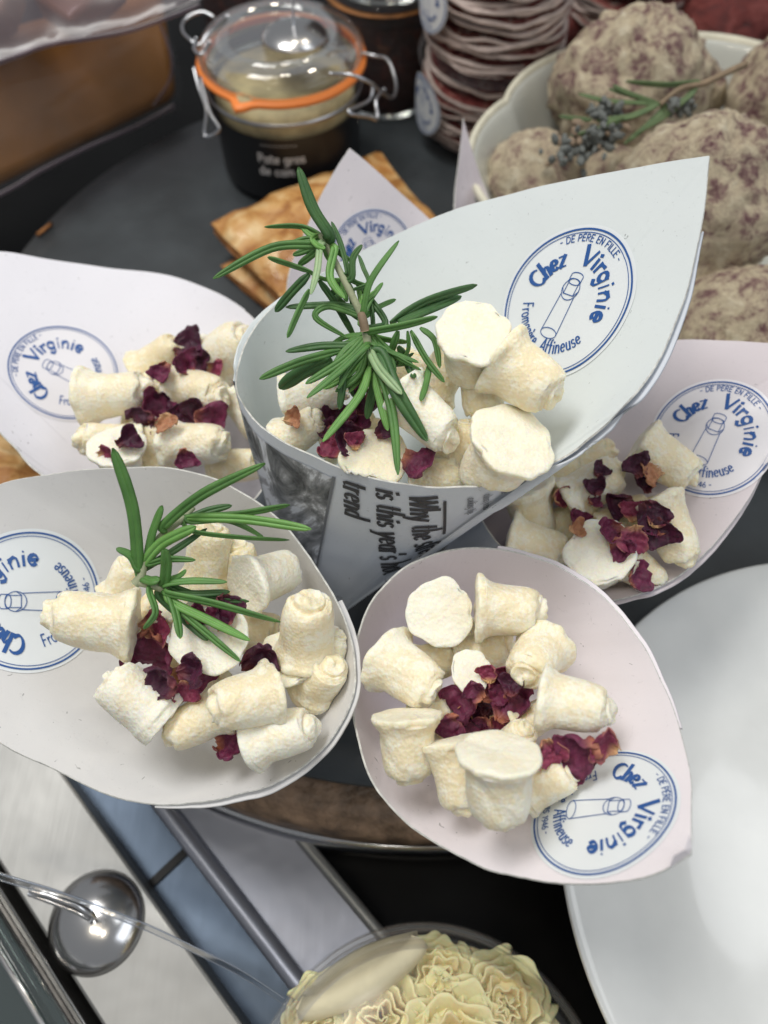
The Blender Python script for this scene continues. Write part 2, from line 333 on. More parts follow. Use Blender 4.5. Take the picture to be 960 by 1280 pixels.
SER = {'h': [(.1, 0), (.49, 0), (.1, 1.05)], 'n': [(.1, 0), (.49, 0), (.1, .6)], 'i': [(.13, 0), (.13, .6)], 'r': [(.1, 0), (.1, .6)], 'W': [(.03, 1), (.45, 1), (.95, 1)],
       'd': [(.49, 0), (.49, 1.03)], 'y': [(.04, .6), (.52, .6)], 'm': [(.1, 0), (.43, 0), (.78, 0)], 'k': [(.1, 0), (.5, 0)], 'l': [(.12, 0), (.12, 1.03)], 'u': [(.1, .6), (.49, 0)]}
def text_strokes(txt, size, width=1.0, track=.06, serif=False):
    """list of polylines in text space (baseline 0), total width"""
    x = 0; out = []
    for ch in txt:
        wd, st = G.get(ch, G[' '])
        for s in st: out.append([(x + a * width * size, b * size) for a, b in s])
        if serif:
            for a, b in SER.get(ch, []): out.append([(x + (a - .09) * width * size, b * size, 1), (x + (a + .09) * width * size, b * size, 1)])
        x += (wd * width + track) * size
    return out, x
def nib_vf(polys, wide, thin, ang, fmap):
    V, F = [], []
    for pl in polys:
        sw = len(pl[0]) == 3; pl = [p[:2] for p in pl]
        q = []
        for i in range(len(pl) - 1):
            (ax, ay), (bx, by) = pl[i], pl[i + 1]; L = math.hypot(bx - ax, by - ay); n = max(1, int(L / (wide * .9)))
            q += [(ax + (bx - ax) * k / n, ay + (by - ay) * k / n) for k in range(n)]
        q.append(pl[-1]); b = len(V)
        for i, (x, y) in enumerate(q):
            x0, y0 = q[max(i - 1, 0)]; x1, y1 = q[min(i + 1, len(q) - 1)]; dx, dy = x1 - x0, y1 - y0; L = math.hypot(dx, dy) or 1
            dx /= L; dy /= L; wv = (thin + (wide - thin) * abs(math.sin(math.atan2(dy, dx) - ang))) / 2
            if sw: wv = thin / 2
            if i in (0, len(q) - 1): x += (-1 if i == 0 else 1) * dx * wv * .5; y += (-1 if i == 0 else 1) * dy * wv * .5
            V.append(fmap(x - dy * wv, y + dx * wv)); V.append(fmap(x + dy * wv, y - dx * wv))
            if i: F.append((b + 2 * i - 2, b + 2 * i - 1, b + 2 * i + 1, b + 2 * i))
    F = [f for f in F if all(V[k] is not None for k in f)]; used = sorted({k for f in F for k in f}); mp = {k: i for i, k in enumerate(used)}
    return [V[k] for k in used], [tuple(mp[k] for k in f) for f in F]
def arc_text(txt, rad, a_start, a_end, size, bottom=False):
    """polylines around a circle, local disc coordinates, angles in degrees"""
    ps, wtot = text_strokes(txt, size); span = R(a_end - a_start); out = []
    for pl in ps:
        o = []
        for x, y in pl:
            a = R(a_start) + span * (x / wtot); r = rad + (y - size * .4) * (-1 if bottom else 1)
            o.append((r * math.cos(a), r * math.sin(a)))
        out.append(o)
    return out
def ring_poly(r, n=96): return [(r * math.cos(2 * math.pi * i / n), r * math.sin(2 * math.pi * i / n)) for i in range(n + 1)]
def ell(cx, cy, rx, ry, a0=0, a1=360, n=20): return arc(cx, cy, rx, ry, a0, a1, n)

def logo_sticker(root, bvh, px, py, up_deg, rad, mat, labeltxt=None, clip=None, direct=None):
    """round logo sticker laid on the surface seen at (px,py)"""
    d = direct or ray(px, py).normalized(); hit, nrm, _, _ = bvh.ray_cast(CAM, d)
    if nrm.dot(d) > 0: nrm = -nrm
    upv = RT * math.cos(R(up_deg)) + UP * math.sin(R(up_deg))
    # direction on the surface that is seen as upv
    Uy = upv - d * (nrm.dot(upv) / nrm.dot(d)); Uy.normalize(); Ux = Uy.cross(nrm).normalized()
    def fm(eps):
        def f(x, y):
            o = hit + Ux * (x * rad) + Uy * (y * rad)
            h, n2, _, _ = bvh.ray_cast(o + nrm * .02, -nrm, .05)
            return (h if h is not None else o) + nrm * eps
        return f
    v = []; f_ = []; e = fm(.00028); nr = 18; na = 96
    v.append(e(0, 0))
    for i in range(1, nr + 1):
        for k in range(na):
            a = 2 * math.pi * k / na; v.append(e(i / nr * math.cos(a), i / nr * math.sin(a)))
    for k in range(na): f_.append((0, 1 + k, 1 + (k + 1) % na))
    for i in range(nr - 1):
        for k in range(na):
            a = 1 + i * na; f_.append((a + k, a + na + k, a + na + (k + 1) % na, a + (k + 1) % na))
    s = mk('sticker', v, f_, mat, root)
    s['label'] = labeltxt or 'round white logo sticker printed in blue'
    e = fm(.00055)
    pr = nib_vf([ring_poly(.945)], .024, .024, 0, e); pr2 = nib_vf([ring_poly(.900)], .010, .010, 0, e)
    v, f_ = join_vf([pr, pr2]); mk('border_ring', v, f_, M['ink'], s)
    big = arc_text('Chez', .595, 173, 120, .25) + arc_text('Virginie', .595, 95, -12, .235)
    small = arc_text('Fromagère', .60, 196, 258, .17, True) + arc_text('Affineuse', .60, 268, 328, .17, True)
    tiny = arc_text('- DE PÈRE EN FILLE -', .825, 128, 52, .085) + arc_text('- DEPUIS 1946 -', .80, 240, 296, .085, True)
    v, f_ = join_vf([nib_vf(big, .060, .020, R(35), e), nib_vf(small, .022, .013, R(35), e), nib_vf(tiny, .013, .013, 0, e)])
    mk('lettering', v, f_, M['ink'], s)
    bot = [[(-.14, -.42), (-.115, .10)], [(.14, -.42), (.115, .10)], ell(0, -.42, .14, .065, 0, 360), ell(0, .17, .14, .14, 0, 360),
           [(-.085, .10), (-.085, .27)], [(.085, .10), (.085, .27)], ell(0, .27, .10, .04), ell(0, .35, .10, .04, 0, 180), [(-.10, .27), (-.10, .35)], [(.10, .27), (.10, .35)],
           [(-.14, .17), (-.09, .10), (.09, .10), (.14, .17)]]
    v, f_ = nib_vf(bot, .011, .011, 0, e); mk('milk_can_drawing', v, f_, M['ink'], s)
    return s

# ================================================================= THE SETTING
def poly_slab(name, pts, z0, z1, mat, parent=None, kind=None):
    n = len(pts); v = [Vector((p[0], p[1], z1)) for p in pts] + [Vector((p[0], p[1], z0)) for p in pts]
    f = [tuple(range(n)), tuple(range(2 * n - 1, n - 1, -1))] + [(i, i + n, (i + 1) % n + n, (i + 1) % n) for i in range(n)]
    o = mk(name, v, f, mat, parent, False)
    m = o.modifiers.new('bevel', 'BEVEL'); m.width = .0015; m.segments = 2; m.limit_method = 'ANGLE'
    if kind: o['kind'] = kind
    return o
poly_slab('counter_top', [(-2.5, -1.2), (2.5, -1.2), (2.5, 3.0), (-2.5, 3.0)], -.11, -.075, M['counter'], kind='structure')
U = Vector((-.69, .724, 0)).normalized(); Nn = Vector((U.y, -U.x, 0))
def strip(name, pa, pb, z, mat, root=None, z0=-.075, L=1.2, kind=None):
    a = PZ(*pa, z); b = PZ(*pb, z); da = a.dot(Nn); db = b.dot(Nn)
    return poly_slab(name, [tuple((Nn * da + U * -L))[:2], tuple((Nn * db + U * -L))[:2], tuple((Nn * db + U * L))[:2], tuple((Nn * da + U * L))[:2]], z0, z, mat, root, kind)
ledge = empty('steel_ledge', (0, 0, -.074)); tag(ledge, 'brushed steel counter edge running diagonally under the paper cones at lower left', 'steel ledge')
strip('front_panel', (12, 1100), (196, 1130), -.045, M['steel_warm'], ledge, -.0745)
strip('recessed_panel', (199, 1130), (303, 1130), -.066, M['steel_blue'], ledge, -.0745)
strip('back_panel', (300, 1130), (443, 1130), -.048, M['steel_lilac'], ledge, -.0745)
a = PZ(285, 1115, -.044); tube('rolled_edge', [a - U * .8, a + U * .8], .0042, M['steel_lilac'], ledge, 16)
a = PZ(445, 1131, -.048); tube('rolled_edge', [a - U * .8, a + U * .8], .0028, M['steel_warm'], ledge, 12)
# the seam across the recess
a = PZ(190, 1111, -.0655); b = PZ(228, 1075, -.0655)
mk('seam', [a + Vector((0, 0, .0012)) + U * s for s in (0, .004)] + [b + (b - a) * .2 + Vector((0, 0, .0012)) + U * s for s in (.004, 0)], [(0, 1, 2, 3)], M['counter'], ledge, False)
strip('rail', (-14, 1110), (5, 1110), -.047, M['steel_dark'], ledge, -.0745)
gp = empty('glass_screen', tuple(PZ(-20, 1250, -.03))); tag(gp, 'flat pane of counter glass in a chrome channel at the lower left corner', 'glass screen')
a0 = PZ(-18, 1100, -.030).dot(Nn)
strip('chrome_channel', (-32, 1100), (-23, 1100), -.040, M['chrome'], gp, -.0745)
strip('chrome_channel', (-10, 1100), (-6, 1100), -.040, M['chrome'], gp, -.0745)
strip('pane', (-420, 1100), (-27, 1100), -.034, M['pane'], gp, -.038)
strip('inner_lip', (-62, 1100), (-54, 1100), -.030, M['chrome'], gp, -.0335)

# round display board, wood rim, steel foot
BC = Vector((.02, .341, 0)); br = .2713; WC = Vector((.02, .327, -.0065)); wr = .264
board = empty('display_board', tuple(BC + Vector((0, 0, -.074)))); tag(board, 'round black slate display board with a worn wooden rim and steel foot', 'display board')
prof = [(.0, 0)] + [(br * k / 14, 0) for k in range(1, 15)] + [(br + .0006, -.002), (br, -.0062), (br - .01, -.0063)]
lathe('slate_disc', prof, BC, M['slate'], board, 128)
lathe('wooden_rim', [(wr - .03, -.0002), (wr - .001, .0), (wr + .003, .0), (wr + .006, -.001), (wr + .0075, -.004), (wr + .0105, -.007), (wr + .0125, -.012), (wr + .013, -.026), (wr + .010, -.030), (wr - .02, -.031)], WC, M['wood'], board, 160)
lathe('steel_foot', [(wr - .02, -.031), (wr + .012, -.032), (wr + .0155, -.036), (wr + .0155, -.055), (wr + .009, -.0672), (wr - .02, -.0672)], WC, M['chrome'], board, 160)

# plate
def circ3(p, q, r):
    A_ = np.array([[2 * (q.x - p.x), 2 * (q.y - p.y)], [2 * (r.x - p.x), 2 * (r.y - p.y)]]); b_ = np.array([q.x**2 + q.y**2 - p.x**2 - p.y**2, r.x**2 + r.y**2 - p.x**2 - p.y**2])
    c = np.linalg.solve(A_, b_); return Vector((c[0], c[1], p.z)), math.hypot(p.x - c[0], p.y - c[1])
zr = .014
pc, pr_ = circ3(PZ(960, 705, zr), PZ(708, 1110, zr), PZ(762, 1280, zr))
print('plate', pc, pr_)
pc.z = 0
R0 = pr_
lathe_prof = [(.0, .0040), (.3 * R0, .0040), (.50 * R0, .0042), (.62 * R0, .0050), (.74 * R0, .0075), (.88 * R0, .0110), (.975 * R0, .0138), (R0, zr), (R0 + .0008, zr - .0012), (.98 * R0, .0100), (.80 * R0, .0055), (.66 * R0, .0022), (.50 * R0, .0012), (.42 * R0, -.010), (.42 * R0, -.0743), (.40 * R0, -.0743), (.40 * R0, -.010), (0, -.006)]
pl = lathe('plate', [tuple(q) for q in catmull(lathe_prof[:8], 6)] + lathe_prof[8:], pc, M['plate'], None, 160, origin=(pc.x, pc.y, -.074))
tag(pl, 'large empty glossy white porcelain plate at the right of the cones', 'plate')

# ================================================================= PAPER CONES
CONES = {}
def smooth_wall(ring, ap, sig=13.0, rng=.03):
    """rolled paper has no crease at its pointed tip: even out how far the wall leans from the axis"""
    for it in range(2):
        n = len(ring); dirs = [(q - ap).normalized() for q in ring]; ax = sum(dirs, Vector()).normalized(); u, w_, _ = frame(ax)
        def pa(q):
            d = (q - ap).normalized(); return math.degrees(math.atan2(d.dot(w_), d.dot(u))), math.acos(max(-1, min(1, d.dot(ax))))
        PA = np.array([pa(q) for q in ring]); ph, al = PA[:, 0], PA[:, 1]
        grid = np.arange(0, 360, 3.0); sm = []
        dphi = np.abs((ph - np.roll(ph, 1) + 180) % 360 - 180) + np.abs((np.roll(ph, -1) - ph + 180) % 360 - 180) + .05
        for g in grid:
            df = (ph - g + 180) % 360 - 180; wt = np.exp(-.5 * (df / sig) ** 2) * dphi; k = wt.sum()
            mx = (wt * df).sum() / k; my = (wt * al).sum() / k; cv = (wt * (df - mx) * (al - my)).sum(); vr = (wt * (df - mx) ** 2).sum() + 1e-3
            sm.append(my - cv / vr * mx)
        sm = np.array(sm + sm[:1]); gg = np.append(grid, 360.0); newd = []
        for q in ring:
            rel = q - CAM; d0 = rel.dot(FW); r = rel / d0; best = None; prev = None; bm = (9, 0)
            for k in range(-30, 31):
                dd = rng * k / 30; a_, b_ = pa(CAM + r * (d0 + dd)); f = b_ - np.interp(a_ % 360, gg, sm)
                if abs(f) < bm[0]: bm = (abs(f), dd)
                if prev is not None and prev[1] * f <= 0 and abs(prev[1]) + abs(f) < .3:
                    z = prev[0] + (dd - prev[0]) * abs(prev[1]) / (abs(prev[1]) + abs(f) + 1e-9)
                    if best is None or abs(z) < abs(best): best = z
                prev = (dd, f)
            newd.append((best if best is not None else bm[1] * .5, d0, r))
        dz = np.array([x[0] for x in newd]); ker = np.exp(-.5 * (np.arange(-6, 7) / 3.0) ** 2); ker /= ker.sum()
        dz = np.convolve(np.concatenate([dz[-6:], dz, dz[:6]]), ker, 'valid')
        ring = [CAM + r * (d0 + z) for z, (_, d0, r) in zip(dz, newd)]
    return ring
def make_cone(key, label, rim, apex, mat, sig=13.0, thick=.0007, edge_mat=None, nring=36, group='newsprint paper cones of cheese'):
    """rim: (px,py,depth) list starting at the pointed tip"""
    pts3 = [P(*r) for r in rim]; ap = P(*apex)
    ring = [Vector(q) for q in catmull([pts3[0]] + pts3[1:] + [pts3[0]], 14)][:-1]
    ring = smooth_wall(ring, ap, sig, .05 if sig > 14 else .03)
    n = len(ring); rnd = random.Random(ord(key[0]))
    cen = sum(ring, Vector()) / n; off = rnd.random() * 50
    for i, q in enumerate(ring):
        d = (cen - q).normalized(); ring[i] = q + d * (.00010 * noise.noise(Vector((i * .35, off, 0))) + .0006 * noise.noise(Vector((i * .09, off, 3))))
    root = empty('paper_cone', tuple(ap)); tag(root, label, 'paper cone', group)
    ts = [0.02 + .98 * (k / (nring - 1)) for k in range(nring)]
    # facing (inward) normal per generator
    inn = []
    for i, q in enumerate(ring):
        tn = (ring[(i + 1) % n] - ring[i - 1]).normalized(); g = (q - ap).normalized(); nn = tn.cross(g).normalized()
        m = ap + (cen - ap) * .8
        if nn.dot(m - (ap + (q - ap) * .8)) < 0: nn = -nn
        inn.append(nn)
    def warp(p, t): return (.0009 * noise.noise(p * 22 + Vector((off, 0, 0))) + .0003 * noise.noise(p * 70)) * t
    inner = []; outer = []
    for i, q in enumerate(ring):
        for t in ts:
            p = ap + (q - ap) * t; p = p + inn[i] * warp(p, t); inner.append(p); outer.append(p - inn[i] * thick)
    fi = grid_faces(n, nring, cu=True); fo = grid_faces(n, nring, cu=True, flip=True)
    mk('inside_paper', inner, fi, mat, root); oo = mk('printed_outside', outer, fo, M['outer'], root)
    ev = []
    for i in range(n):
        a_ = inner[i * nring + nring - 1]; b_ = outer[i * nring + nring - 1]; g = (a_ - ap).normalized()
        ev += [a_, a_ * .5 + b_ * .5 + g * (.00015 + .0002 * noise.noise(Vector((i * 1.3, off, 9)))), b_]
    mk('cut_edge', ev, grid_faces(n, 3, cu=True), edge_mat or M['edge'], root)
    bi = BVHTree.FromPolygons(inner, fi); bo = BVHTree.FromPolygons(outer, fo)
    A_ = np.array([[1, r[0], r[1]] for r in rim[2:-1]]); y_ = np.array([1 / r[2] for r in rim[2:-1]]); co = np.linalg.lstsq(A_, y_, rcond=None)[0]
    c = dict(root=root, bi=bi, bo=bo, plane=lambda px, py: 1 / (co[0] + co[1] * px + co[2] * py), ring=ring, ap=ap, inn=inn)
    CONES[key] = c; return c
def overlap_flap(c, i0, i1, ext, mat):
    """second paper layer showing along part of the rim (the wrap's seam)"""
    ring, ap, inn = c['ring'], c['ap'], c['inn']; n = len(ring); v = []; m = 0
    idx = [i % n for i in range(i0, i1)]
    for k, i in enumerate(idx):
        s = math.sin(math.pi * k / (len(idx) - 1)); q = ring[i]; g = (q - ap).normalized()
        for t in (.5, .8, 1): v.append(ap + (q - ap) * t + (g * ext * s if t == 1 else Vector()) - inn[i] * (.0016 + .0006 * s)); 
        v.append(v[-1] - inn[i] * .0007); v.append(v[-3] - inn[i] * .0007)
    return mk('overlapping_flap', v, grid_faces(len(idx), 5), mat, c['root'])

A = make_cone('A', 'tall central paper cone of cheese bells with long rosemary sprig and newsprint outside', [
    (888, 195, .236), (800, 208, .262), (720, 223, .282), (640, 242, .296), (560, 265, .308), (480, 300, .314), (420, 332, .312), (360, 368, .306), (325, 402, .300), (304, 440, .293),
    (297, 480, .286), (311, 512, .281), (342, 541, .276), (392, 568, .269), (452, 591, .262), (520, 606, .256), (580, 608, .252), (640, 598, .249), (700, 573, .247), (745, 541, .246),
    (790, 495, .247), (830, 435, .245), (858, 362, .242), (877, 280, .239)], (378, 800, .363), M['paperA'])
B = make_cone('B', 'paper cone of cheese bells at back left with its pointed flap over the slate', [
    (-130, 345, .335), (-60, 318, .350), (0, 315, .362), (60, 324, .370), (130, 334, .376), (200, 342, .378), (252, 358, .376), (300, 384, .368), (335, 420, .355), (355, 480, .342), (352, 550, .330), (320, 620, .322), (260, 660, .318),
    (190, 668, .318), (120, 640, .322), (53, 592, .328), (20, 559, .330), (-12, 523, .332), (-70, 440, .333)], (310, 770, .365), M['paperB'])
Cc = make_cone('C', 'lower left paper cone of cheese bells topped with a small rosemary sprig', [
    (-190, 752, .262), (-90, 640, .282), (0, 606, .292), (60, 594, .296), (130, 586, .298), (200, 585, .298), (258, 596, .295), (310, 620, .290), (352, 654, .284), (390, 702, .277), (420, 752, .271), (438, 802, .266),
    (441, 850, .262), (426, 900, .258), (395, 940, .256), (350, 974, .254), (300, 992, .253), (240, 1003, .253), (180, 1003, .254), (120, 986, .256), (60, 956, .258), (0, 927, .260), (-95, 860, .262)], (340, 800, .352), M['paperC'])
D = make_cone('D', 'lower right paper cone of cheese bells, its sticker beside a dog eared tip', [
    (863, 1066, .189), (863, 980, .212), (851, 915, .229), (830, 860, .244), (800, 802, .256), (762, 756, .267), (716, 719, .275), (665, 698, .281), (610, 687, .285), (560, 689, .286), (511, 708, .284), (475, 742, .279),
    (452, 790, .273), (442, 840, .267), (443, 892, .260), (455, 948, .253), (480, 997, .247), (523, 1040, .240), (580, 1074, .231), (640, 1094, .219), (700, 1104, .206), (765, 1102, .196), (820, 1091, .190)], (500, 830, .357), M['paperD'])
E = make_cone('E', 'right hand paper cone of cheese bells and petals overhanging the white plate', [
    (1030, 432, .280), (960, 428, .300), (900, 425, .318), (840, 425, .334), (775, 440, .345), (715, 470, .350), (655, 515, .345), (612, 570, .335), (596, 620, .323), (610, 664, .312), (650, 702, .304), (700, 733, .299),
    (750, 750, .296), (800, 742, .295), (850, 716, .296), (892, 680, .298), (930, 632, .299), (962, 574, .297), (1000, 500, .288)], (540, 730, .362), M['paperE'], 18.5)
F = make_cone('F', 'small empty looking paper cone tip standing behind the tall central cone', [
    (437, 185, .365), (418, 216, .368), (397, 256, .372), (378, 300, .375), (362, 350, .378), (365, 420, .380), (400, 470, .380), (470, 490, .382), (540, 470, .388), (590, 410, .394), (600, 350, .398), (570, 305, .396), (530, 268, .390), (483, 225, .377)], (455, 560, .44), M['paperD'])
Gc = make_cone('G', 'narrow paper cone tip seen edge on between salami tubs and scalloped bowl', [
    (579, 148, .415), (588, 180, .418), (600, 218, .422), (612, 255, .426), (622, 300, .430), (620, 350, .430), (600, 380, .430), (580, 370, .428), (570, 330, .426), (568, 290, .424), (570, 240, .422), (574, 195, .418)], (600, 420, .47), M['paperE'])
overlap_flap(A, 244, 322, .0011, M['outer'])
overlap_flap(A, 98, 140, .0005, M['paperA'])
overlap_flap(Cc, 140, 250, .0010, M['paperC'])
overlap_flap(D, 30, 110, .0004, M['paperD'])
overlap_flap(E, 160, 240, .0008, M['paperE'])
overlap_flap(B, 30, 100, .0007, M['paperB'])

logo_sticker(A['root'], A['bi'], 706, 378, 63, .0287, M['label'], 'round white sticker with blue lettering, largest and fully facing')
logo_sticker(B['root'], B['bi'], 80, 466, 155, .0250, M['label_pink'])
logo_sticker(Cc['root'], Cc['bi'], 36, 752, 180, .0275, M['label'])
logo_sticker(D['root'], D['bi'], 752, 1010, 4, .0226, M['label'])
logo_sticker(E['root'], E['bi'], 888, 545, 64, .0246, M['label_pink'])
logo_sticker(F['root'], F['bi'], 466, 318, 112, .0225, M['label_pink'])
# folded corner of D's tip

tr = (min(D['ring'], key=lambda q: (q - P(863, 1066, .19)).length) - CAM).dot(FW)
v = [P(x, y, tr + k) for x, y, k in ((862, 1042, .000), (856, 1062, -.003), (842, 1070, -.003), (836, 1086, -.0005), (862, 1067, -.001), (865, 1060, -.0005))]
mk('folded_corner', v, [(0, 1, 5), (1, 2, 3), (1, 3, 4), (1, 4, 5)], M['paperD'], D['root'], False)

# newsprint on the outside of the central cone
def surf_map(bvh, px, py, right_deg, eps, unit):
    d = ray(px, py).normalized(); hit, nrm, _, _ = bvh.ray_cast(CAM, d)
    if nrm.dot(d) > 0: nrm = -nrm
    rv = RT * math.cos(R(right_deg)) + UP * math.sin(R(right_deg)); Ux = (rv - d * (nrm.dot(rv) / nrm.dot(d))).normalized(); Uy = nrm.cross(Ux).normalized()
    def f(x, y):
        o = hit + Ux * (x * unit) + Uy * (y * unit); h, n2, _, _ = bvh.ray_cast(o + nrm * .03, -nrm, .08)
        return h + nrm * eps if h is not None else None
    return f
pxm = .262 / 960   # metres for one picture pixel at that distance
def news_text(txt, px, py, size_px, width, heavy, mat, serif=True, ang=-88):
    ps, tw = text_strokes(txt, size_px, width, .05, serif)
    v, f_ = nib_vf(ps, heavy, heavy * .3, 0, surf_map(A['bo'], px, py, ang, .0004, pxm))
    return mk('headline' if serif else 'small_print', v, f_, mat, A['root'], False)
news_text('Why the street', 513, 618, 33, .70, 6.0, M['news_ink'])
news_text("is this year's hot", 471, 609, 33, .70, 6.0, M['news_ink'])
news_text('trend', 430, 598, 33, .70, 6.0, M['news_ink'])
news_text('cooking style', 584, 622, 12, .62, 1.6, M['news_ink_faint'], False)
news_text('culinary trend', 604, 618, 12, .62, 1.6, M['news_ink_faint'], False)
news_text('cities the', 626, 606, 12, .62, 1.6, M['news_ink_faint'], False)
fm_ = surf_map(A['bo'], 556, 626, -92, .0004, pxm)
v, f_ = nib_vf([[(0, 0), (95, 2)]], 4, 4, 0, fm_); mk('rule_line', v, f_, M['news_ink'], A['root'], False)
# printed halftone photo: greys by noise, with a white sky band
def halftone():
    m, n, l, b = new_mat('newsprint_photograph'); co = coords(n); b.inputs['Roughness'].default_value = .6
    f = noise_n(n, l, co, 42, 6, .65, 1.4); c = ramp(n, l, f, [(.36, (.045, .05, .055)), (.46, (.16, .17, .18)), (.53, (.30, .31, .33)), (.58, (.60, .63, .68))]); l.new(c, b.inputs['Base Color']); return m
M['halftone'] = halftone()
ring, ap, inn = A['ring'], A['ap'], A['inn']; n = len(ring)
def sheet_on_cone(name, cone, i0, i1, t0, t1, mat, eps=.0003, torn=0.0):
    ring, ap, inn = cone['ring'], cone['ap'], cone['inn']; v = []; idx = list(range(i0, i1)); nt = 14
    for k, i in enumerate(idx):
        q = ring[i % len(ring)]
        for j in range(nt):
            t = t0 + (t1 - t0) * j / (nt - 1)
            v.append(cone['bo'].find_nearest(ap + (q - ap) * t - inn[i % len(ring)] * .0007)[0] - inn[i % len(ring)] * eps)
    return mk(name, v, grid_faces(len(idx), nt), mat, cone['root'])
sheet_on_cone('newsprint_picture', A, 147, 190, .955, .10, M['halftone'])
for dlt in (0, 1):
    sheet_on_cone('picture_border', A, 146 + dlt * 43, 148 + dlt * 43, .962, .10, M['news_ink_faint'], .0004)
# black text letter seen on the outside of the back left cone
# ================================================================= CHEESE BELLS
PROF = [(0, 0), (0, .35), (0, .7), (.004, .90), (.02, .985), (.055, 1.0), (.10, .975), (.15, .90), (.20, .84), (.28, .775), (.45, .75), (.62, .725), (.78, .695), (.88, .645), (.925, .595), (.945, .53), (.952, .45), (.962, .40), (1.02, .385), (1.045, .34), (1.055, .22), (1.045, .10), (1.04, 0)]
def bell_vf(Ln, Rd, seed, nub=1.0, lip=1.0, straight=0):
    rs = random.Random(seed); pf = catmull([(z, r, 0) for z, r in PROF], 3); NS = 56; V = []; F_ = []; pw = []
    o = Vector((rs.random() * 90, rs.random() * 90, rs.random() * 90)); bend = (rs.random() - .5) * .22; ba = rs.random() * 6.28; sq = rs.random() * .13; sa = rs.random() * 6.28
    gap = rs.random() * 6.28; twist = rs.random() * 6.28
    for (z, r, _) in pf:
        r = max(r, 0)
        if z < .2 and r > .5: r = r * lip + (1 - lip) * .84 if r > .84 else r
        if z > .955: r *= nub
        if straight: r = min(r * 1.08, .92) if r > .6 else r
        for k in range(NS):
            a = 2 * math.pi * k / NS
            rr = r * (1 + sq * .5 * math.cos(2 * (a - sa)))
            p = Vector((rr * math.cos(a) * Rd, rr * math.sin(a) * Rd, z * Ln))
            q = p / .0135 + o
            n1 = noise.noise(q * .9); n2 = noise.noise(q * 2.4 + Vector((7, 0, 0))); n3 = noise.noise(q * 6.5); n4 = abs(noise.noise(q * 14))
            edge = 1 if z < .12 and r > .85 else 0
            k_ = 1 + n1 * .080 + n2 * .030 + n3 * .013 + n4 * .008 + edge * (noise.noise(Vector((math.cos(a) * 2.2, math.sin(a) * 2.2, o.x))) * .13 - (.06 if math.cos(a - gap) > .86 else 0))
            p.x *= k_; p.y *= k_
            if z < .06: p.z += (noise.noise(q * 1.6) * .045 + n3 * .02 + n4 * .012) * Ln * (.9 if r < .9 else .45)
            elif z > .9: p.z += (noise.noise(q * 2.2) * .07 + n3 * .03 + .035 * math.sin(a * 1 + twist + r * 9) * (1 if r < .5 else 0)) * Ln
            # swirl groove down the body
            g = math.cos(a + twist + z * 2.2); 
            if g > .965 and .1 < z < .95: p.x *= .955; p.y *= .955
            bz = (z - .1) ** 2 * bend * Rd * 2; p.x += math.cos(ba) * bz; p.y += math.sin(ba) * bz
            V.append(p); pw.append(max(0, min(1, (1 - z / .10) * .9 if z < .1 else 0)) * (0.75 + .5 * n2))
    n = len(pf); F_ = grid_faces(n, NS, cv=True, flip=True)
    return V, F_, pw
CHEESES = []
def bell(cone, px, py, L, Dm, th, ph, off, label, matk=0, nub=1, lip=1, straight=0, group='cheese bells in the paper cones'):
    L *= .90; Dm *= .95
    d = cone['plane'](px, py) + off
    r = ray(px, py); h, nn, _, _ = cone['bi'].ray_cast(CAM, r.normalized())
    if h is not None and off < .02:
        dw = (h - CAM).dot(FW); rr = Dm / 2 / FPX * d; d = min(d, dw - rr * .78)
    s = d / FPX; seed = int(px * 7 + py * 13)
    V, F_, pw = bell_vf(L * s / 1.03, Dm * s / 2, seed, nub, lip, straight)
    ax = camdir(th, ph); u, w_, _ = frame(ax); rot = random.Random(seed).random() * 6.28
    u, w_ = u * math.cos(rot) + w_ * math.sin(rot), w_ * math.cos(rot) - u * math.sin(rot)
    c = P(px, py, d); sh = L * s * .5
    W_ = [u * q.x + w_ * q.y + ax * (q.z - sh) + c for q in V]; ap = cone['ap']; cen = sum(cone['ring'], Vector()) / len(cone['ring']); Ax = cen - ap; a2 = Ax.length_squared
    for i, q in enumerate(W_):
        t = (q - ap).dot(Ax) / a2; o_ = ap + Ax * t; dv = q - o_; L_ = dv.length
        if L_ > 1e-5 and t > 0:
            hh = cone['bi'].ray_cast(o_, dv / L_)
            if hh[0] is not None and hh[3] < L_ + .0007: W_[i] = o_ + dv / L_ * max(hh[3] - .0007, 0)
    me = bpy.data.meshes.new('cheese_bell')
    me.from_pydata([tuple(q - c) for q in W_], [], F_)
    me.polygons.foreach_set('use_smooth', [True] * len(me.polygons)); me.materials.append(M['cheese'][matk])
    ca = me.color_attributes.new('powder', 'FLOAT_COLOR', 'POINT'); ca.data.foreach_set('color', np.array([[p, p, p, 1] for p in pw], dtype=np.float32).ravel())
    o = bpy.data.objects.new('cheese_bell', me); C.objects.link(o); o.location = c
    tag(o, label, 'cheese', group); CHEESES.append((o, cone)); return o
T = 'central cone'
